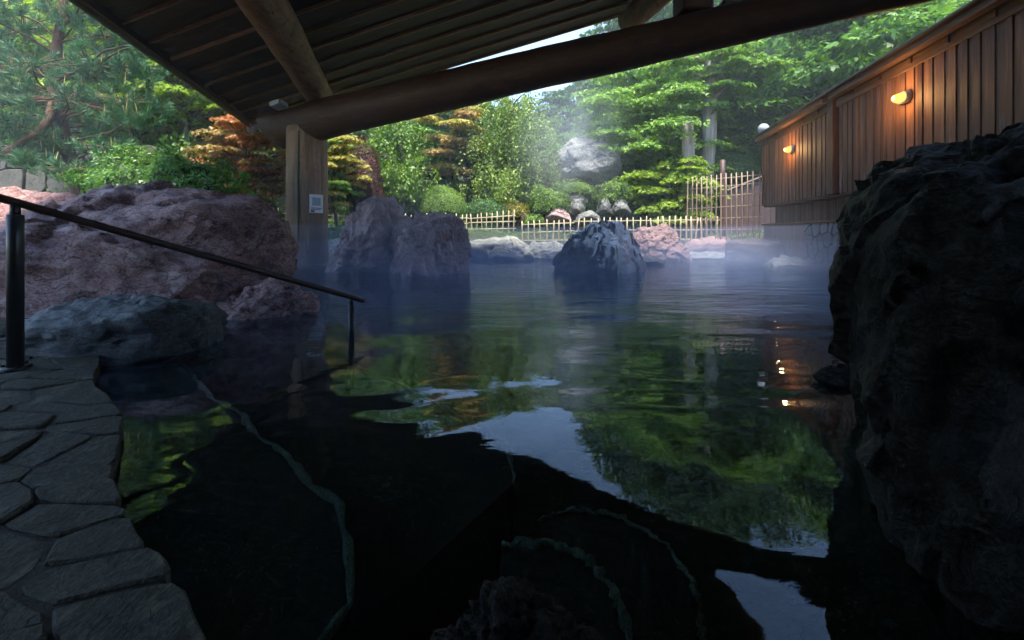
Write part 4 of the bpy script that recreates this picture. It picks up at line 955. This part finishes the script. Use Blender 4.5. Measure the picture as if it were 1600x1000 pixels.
sh = [('low clipped bush at the foot of the tall weeping tree', 760, 340, 80, 26, 16.2, 'lf_dark'), ('ochre tinged bush behind the end of the left low fence', 800, 338, 60, 24, 16.4, 'lf_ochre'),
      ('rounded green bush left of the waterfall stones', 858, 326, 70, 36, 15.9, 'lf_clip'), ('rounded green bush right of the waterfall stones', 965, 312, 76, 34, 16.2, 'lf_clip'),
      ('low green bush directly below the misty boulder', 897, 303, 66, 20, 16.3, 'lf_clip'), ('dark bush behind the right low fence', 1010, 350, 90, 34, 16.4, 'lf_dark'), ('small green bush by the dark stone between fences', 836, 350, 40, 16, 15.9, 'lf_clip'),
      ('dark green bush under the short cut trunk', 1130, 272, 110, 45, 17.0, 'lf_dark'), ('small green bush at the foot of the pillar', 436, 375, 40, 26, 13.0, 'lf_azalea'),
      ('dark bush between pillar and purple boulders', 545, 375, 60, 26, 13.4, 'lf_azalea'), ('dark green bush under the bright maple bush', 1055, 352, 80, 40, 16.8, 'lf_dark'),
      ('dark bush below the dark red laceleaf maple', 570, 335, 80, 34, 15.8, 'lf_dark'), ('dark bush beneath the orange red maple', 390, 352, 110, 44, 13.2, 'lf_dark')]
for i, (lb, px, py, wp_, hp_, D, mt) in enumerate(sh):
    px_shrub('garden_bush', lb, px, py, wp_, hp_, D, 1.4, mt, 120 + i, n=4200, size=0.065, rough=0.14, group='bushes in the garden')

px_tree('maple_tree', 'yellow green maple spreading just above the top of the wooden wall', 1390, 30, 300, 110, 15.5, 2.0, 'lf_maple', 114, 1400, pads=60, n=300, size=0.115, padr=0.26, flat=0.30, droop=0.7, tr=0.14)
px_tree('leafy_tree', 'bright yellow green tree filling the gap between pine and eave', 300, 105, 270, 210, 12.6, 2.0, 'lf_bright', 115, 290, pads=70, n=260, size=0.10, padr=0.26, flat=0.4, droop=0.7, tr=0.08, blades=3)
# --- pine at the left
def pine():
    r = rs(77); D = 8.6; base = np.array([P(118, 0, D)[0], D + 0.5, 0.1])
    o = empty('pine_tree', base, 'blue green pine with reddish limb at the upper left', 'tree')
    path = np.array([base, P(112, 260, D + .4), P(98, 200, D + .2), P(84, 150, D), P(88, 80, D + .1), P(100, 0, D + .2), P(96, -90, D + .3)]); rad = np.array([0.13, 0.12, 0.105, 0.095, 0.085, 0.07, 0.04])
    wood = [tube(resample(np.c_[path, rad], 22)[:, :3], resample(np.c_[path, rad], 22)[:, 3], 10)]
    fine = resample(path, 60)
    cut = np.array([P(84, 160, D), P(76, 186, D - .1), P(60, 210, D - .2), P(34, 222, D - .3), P(6, 243, D - .4)]); wood.append(tube(resample(cut, 12), np.linspace(0.075, 0.06, 12), 8))
    clumps = []
    for px, py, rx, rz in [(40, 40, 70, 34), (120, 30, 60, 30), (190, 60, 55, 28), (60, 100, 70, 32), (140, 105, 70, 32), (215, 110, 45, 24), (30, 150, 50, 28), (110, 160, 70, 30), (185, 165, 60, 28), (20, 195, 46, 22), (150, 205, 60, 24), (90, 225, 50, 18), (40, 245, 40, 12), (120, 258, 52, 14), (-30, 90, 60, 40), (-40, 190, 60, 40), (175, 235, 40, 16), (230, 170, 36, 20), (80, -10, 90, 30), (170, 0, 60, 28), (-20, 20, 60, 40), (235, 60, 30, 20)]:
        for k in range(2):
            clumps.append((P(px + r.normal(0, 8), py + r.normal(0, 5), D + r.uniform(-1.0, 1.0)), rx / F * D, rz / F * D))
    B, T, N, L = [], [], [], []; CB, CT = [], []
    for c, rx, rz in clumps:
        k_ = int(np.argmin(np.abs(fine[:, 2] - c[2] + r.uniform(0, 0.5)))); lp, lr = limb(fine[k_], c, 0.022, 0.010, r, 7, 0.05); wood.append(tube(lp, lr, 5, False))
        for s in range(22):
            q = norm(r.normal(0, 1, 3)) * r.rand() ** 0.5; tc = c + q * np.array([rx, rx * 0.8, rz]); ax = norm(np.array([q[0], q[1] * 0.7, 0.55 + 0.4 * r.rand()]))
            lp, lr = limb(c + q * np.array([rx, rx * .8, rz]) * 0.3, tc, 0.010, 0.006, r, 4, 0.02); wood.append(tube(lp, lr, 3, False))
            n = 60; along = r.rand(n) * 0.16
            tt = norm(ax + norm(r.normal(0, 1, (n, 3))) * 0.85); B.append(tc - ax * along[:, None]); T.append(tt); N.append(r.normal(0, 1, (n, 3))); L.append(r.uniform(0.10, 0.17, n))
            if r.rand() < 0.16: CB.append(tc); CT.append(norm(np.array([r.normal(0, .1), r.normal(0, .1), 1])))
    V, Fc = merge(wood); obj('trunk', V, Fc, M['bark_pine'], o, True)
    B, T, N, L = np.vstack(B), np.vstack(T), np.vstack(N), np.concatenate(L)
    V, Fc = leaf_quads(B, T, N, L, np.full(len(L), 0.010)); obj('needles', V, Fc, M['needle'], o)
    parts = [tube([b, b + t * 0.10, b + t * 0.2], [0.007, 0.008, 0.003], 4) for b, t in zip(CB, CT)]
    V, Fc = merge(parts); tag(obj('candles', V, Fc, M['candle'], o), kind='stuff')
pine()

# --- forest behind, shared crowns
def copy_tree(o, loc, rz, s, label, group):
    c = o.copy(); COL.objects.link(c); c.location = loc; c.rotation_euler = (0, 0, rz); c.scale = (s, s, s * random.Random(int(loc[0] * 99)).uniform(0.85, 1.15))
    c['label'] = label; c['group'] = group
    for ch in o.children:
        k = ch.copy(); COL.objects.link(k); k.parent = c
protos = {}
def forest_proto(key, mat, seed, R, Ht, **k):
    r0 = (0, 0, 0)
    return tree('forest_tree', 'x', (0, 0, 0), (0, 0, Ht - R[2]), R, mat, seed, group='forest', **k)
protos['a'] = forest_proto('a', 'lf_mid', 201, (2.6, 2.6, 2.6), 6.4, pads=70, n=190, size=0.19, padr=0.30, flat=0.34, droop=0.7, tr=0.16)
protos['b'] = forest_proto('b', 'lf_maple2', 202, (2.8, 2.8, 2.2), 5.8, pads=70, n=190, size=0.18, padr=0.32, flat=0.24, droop=0.5, tr=0.14)
protos['c'] = forest_proto('c', 'lf_dark', 203, (2.2, 2.2, 3.4), 8.0, pads=80, n=170, size=0.18, padr=0.33, flat=0.3, droop=0.9, tr=0.17)
protos['d'] = forest_proto('d', 'lf_bright', 204, (2.3, 2.3, 2.4), 5.8, pads=60, n=190, size=0.16, padr=0.32, flat=0.34, droop=0.6, tr=0.12)
GR_L, GR_C, GR_R = 'on the left slope behind the pine', 'in the distance behind the garden', 'on the hillside above the wooden wall'
LOOK = {'a': 'mid green round crowned tree', 'b': 'layered deep green maple', 'c': 'tall dark green tree', 'd': 'bright yellow green tree'}
spots = []
rF = rs(31)
# (px, D, kind, scale)
for px, D, kd, s in [(20, 13.5, 'd', 1.0), (190, 13.5, 'd', 1.0), (330, 15.0, 'd', 1.0), (-60, 15, 'a', 1.2), (110, 16.5, 'a', 1.3), (265, 17.5, 'd', 1.25), (420, 18, 'd', 1.1), (40, 20, 'c', 1.4), (210, 21, 'a', 1.5), (350, 21, 'd', 1.5), (-120, 18, 'c', 1.4), (470, 21, 'a', 1.2), (120, 26, 'c', 1.7), (330, 26, 'c', 1.6)]:
    spots.append((px, D, kd, s, GR_L))
for px, D, kd, s in [(560, 20, 'b', 0.95), (640, 21, 'a', 1.0), (730, 21.5, 'c', 0.85), (545, 25, 'c', 1.1), (690, 26, 'a', 1.1), (790, 25, 'a', 0.85), (850, 24, 'c', 0.72), (905, 23, 'b', 0.9), (960, 25, 'c', 1.1), (1020, 22, 'a', 1.2), (610, 30, 'c', 1.25), (880, 30, 'c', 0.9), (1000, 30, 'c', 1.5)]:
    spots.append((px, D, kd, s, GR_C))
for px, D, kd, s in [(1130, 19.5, 'b', 0.95), (1200, 19.0, 'b', 1.0), (1290, 18.5, 'b', 1.1), (1390, 18, 'b', 1.2), (1490, 17.5, 'b', 1.2), (1150, 22.5, 'a', 1.2), (1250, 22.5, 'b', 1.4), (1350, 22, 'b', 1.5), (1470, 22, 'a', 1.5), (1080, 25, 'c', 1.4), (1180, 27, 'c', 1.6), (1300, 27, 'a', 1.8), (1420, 27, 'c', 1.8), (1560, 20, 'b', 1.4), (1580, 26, 'c', 1.8), (1700, 20, 'a', 1.6), (1120, 32, 'c', 1.9), (1260, 33, 'c', 2.1), (1400, 33, 'a', 2.2)]:
    spots.append((px, D, kd, s, GR_R))
spots += [(1330, 16.5, 'b', 1.35, GR_R)]
used = set()
for px, D, kd, s, g in spots:
    X = P(px, 0, D)[0]; loc = (X, D, float(ground_z(np.array([X]), np.array([D]))[0]) - 0.2); rz = rF.rand() * 6.28
    if kd not in used:
        o = protos[kd]; o.location = loc; o.rotation_euler = (0, 0, rz); o.scale = (s, s, s); o['label'] = LOOK[kd] + ' of the wood ' + g; o['group'] = LOOK[kd] + 's ' + g; used.add(kd)
    else: copy_tree(protos[kd], loc, rz, s, LOOK[kd] + ' of the wood ' + g, LOOK[kd] + 's ' + g)

# --- undergrowth and grass (uncountable)
def ground_cover(name, label, cat, mat, n, xr, yr, size, ratio, seed, hgt=0.25, cond=None, up=0.8):
    r = rs(seed); X = r.uniform(*xr, n); Y = r.uniform(*yr, n)
    s = sd_poly(X, Y, pool); k = s > 0.25
    if cond is not None: k &= cond(X, Y)
    X, Y = X[k], Y[k]; Z = ground_z(X, Y); m = len(X)
    hh = hgt * np.clip(0.6 + fbm(np.stack([X * .9, Y * .9, 0 * X], -1), seed, 3), 0.05, 2)
    B = np.stack([X, Y, Z + hh * r.rand(m)], -1); T = r.normal(0, 1, (m, 3)); T[:, 2] = np.abs(T[:, 2]) + up - 0.4
    V, Fc = leaf_quads(B, T, r.normal(0, 1, (m, 3)) + np.array([0, 0, .6]), size * r.uniform(0.6, 1.4, m), size * ratio * r.uniform(0.7, 1.2, m))
    return tag(obj(name, V, Fc, M[mat]), label, cat, kind='stuff')
ground_cover('undergrowth', 'dark leafy undergrowth covering the wooded slopes', 'undergrowth', 'lf_dark', 90000, (-34, 40), (17, 42), 0.30, 0.5, 1, 0.7)
ground_cover('garden_ground_cover', 'low green ground cover between the garden bushes', 'ground cover', 'lf_clip', 40000, (-9, 9), (15.2, 20), 0.09, 0.4, 2, 0.18)
ground_cover('grass', 'thin grass strip along the far pool edge', 'grass', 'grass', 26000, (-7, 7.2), (13.5, 15.6), 0.08, 0.14, 3, 0.03, None, 1.3)
ground_cover('left_undergrowth', 'green undergrowth on the bank behind the pink boulder', 'undergrowth', 'lf_mid', 30000, (-18, -4.6), (8.5, 17), 0.12, 0.5, 4, 0.5)

# ------------------------------------------------------------------ steam and haze
def vol_box(name, lo, hi, m, label=None):
    V = [(x, y, z) for x in (lo[0], hi[0]) for y in (lo[1], hi[1]) for z in (lo[2], hi[2])]
    o = obj(name, V, [(0, 1, 3, 2), (4, 6, 7, 5), (0, 4, 5, 1), (2, 3, 7, 6), (0, 2, 6, 4), (1, 5, 7, 3)], m)
    return tag(o, label, None, None, 'stuff')
for y0, zt, dn, xl in ((1.6, 0.26, 0.014, -1.7), (2.8, 0.34, 0.016, -2.2), (4.0, 0.44, 0.020, -2.9), (5.4, 0.60, 0.024, -5.6), (7.0, 0.90, 0.030, -5.8)):
    vol_box('steam', (xl + 0.02 * y0, y0, 0.004 + 0.001 * y0), (6.2 + 0.02 * y0, 14.0 + 0.03 * y0, zt), mat_vol('steam_low', (0.50, 0.62, 1.0), dn * 1.25), 'bluish steam lying over the hot pool water')
vol_box('haze', (-90, -25, -3), (90, 140, 60), mat_vol('haze_air', (0.75, 0.88, 1.0), 0.0034), 'thin bluish morning haze in the air')

def mat_plume(seed, dens):
    b = NB('steam_plume'); tc = b.n('TexCoord'); g = b.n('TexGradient', gradient_type='QUADRATIC_SPHERE'); b.l(tc.outputs['Object'], g.inputs[0])
    mp = b.n('Mapping'); mp.inputs['Location'].default_value = (seed, seed * 1.7, 0); b.l(tc.outputs['Object'], mp.inputs[0])
    n = b.noise(mp.outputs[0], 1.6, 3, 0.55, 0.6); k = b.ramp(n, [(0.36, BL), (0.66, WH)])
    d = b.math('MULTIPLY', b.math('MULTIPLY', g.outputs['Fac'], k), dens)
    v = b.n('VolumePrincipled'); v.inputs['Color'].default_value = (0.78, 0.83, 1.0, 1); b.l(d, v.inputs['Density']); b.l(v.outputs[0], b.out.inputs['Volume']); return b.m
S4, F4 = ico(3)
for i, (px, py, D, rx, ry, rz, dn, lb) in enumerate([(890, 215, 15.4, 2.6, 1.1, 3.4, 0.75, 'pale steam plume rising before the misty boulder'), (600, 350, 7.6, 1.8, 0.7, 1.2, 0.55, 'low steam wisp before the purple boulders'),
        (950, 370, 7.6, 2.6, 0.8, 1.0, 0.45, 'low steam wisp before the streaked pool rock'), (1230, 360, 10.2, 2.0, 1.2, 1.4, 0.05, 'steam wisp at the foot of the wooden wall'), (40, 120, 6.6, 2.6, 0.8, 2.6, 0.06, 'thin mist before the pine at the upper left')]):
    me = np_mesh('steam_plume', S4 * 1.03, F4); me.materials.append(mat_plume(i * 3.3, dn)); o = bpy.data.objects.new('steam_plume', me); COL.objects.link(o)
    o.location = P(px, py, D); o.scale = (rx, ry, rz); tag(o, lb, None, None, 'stuff')
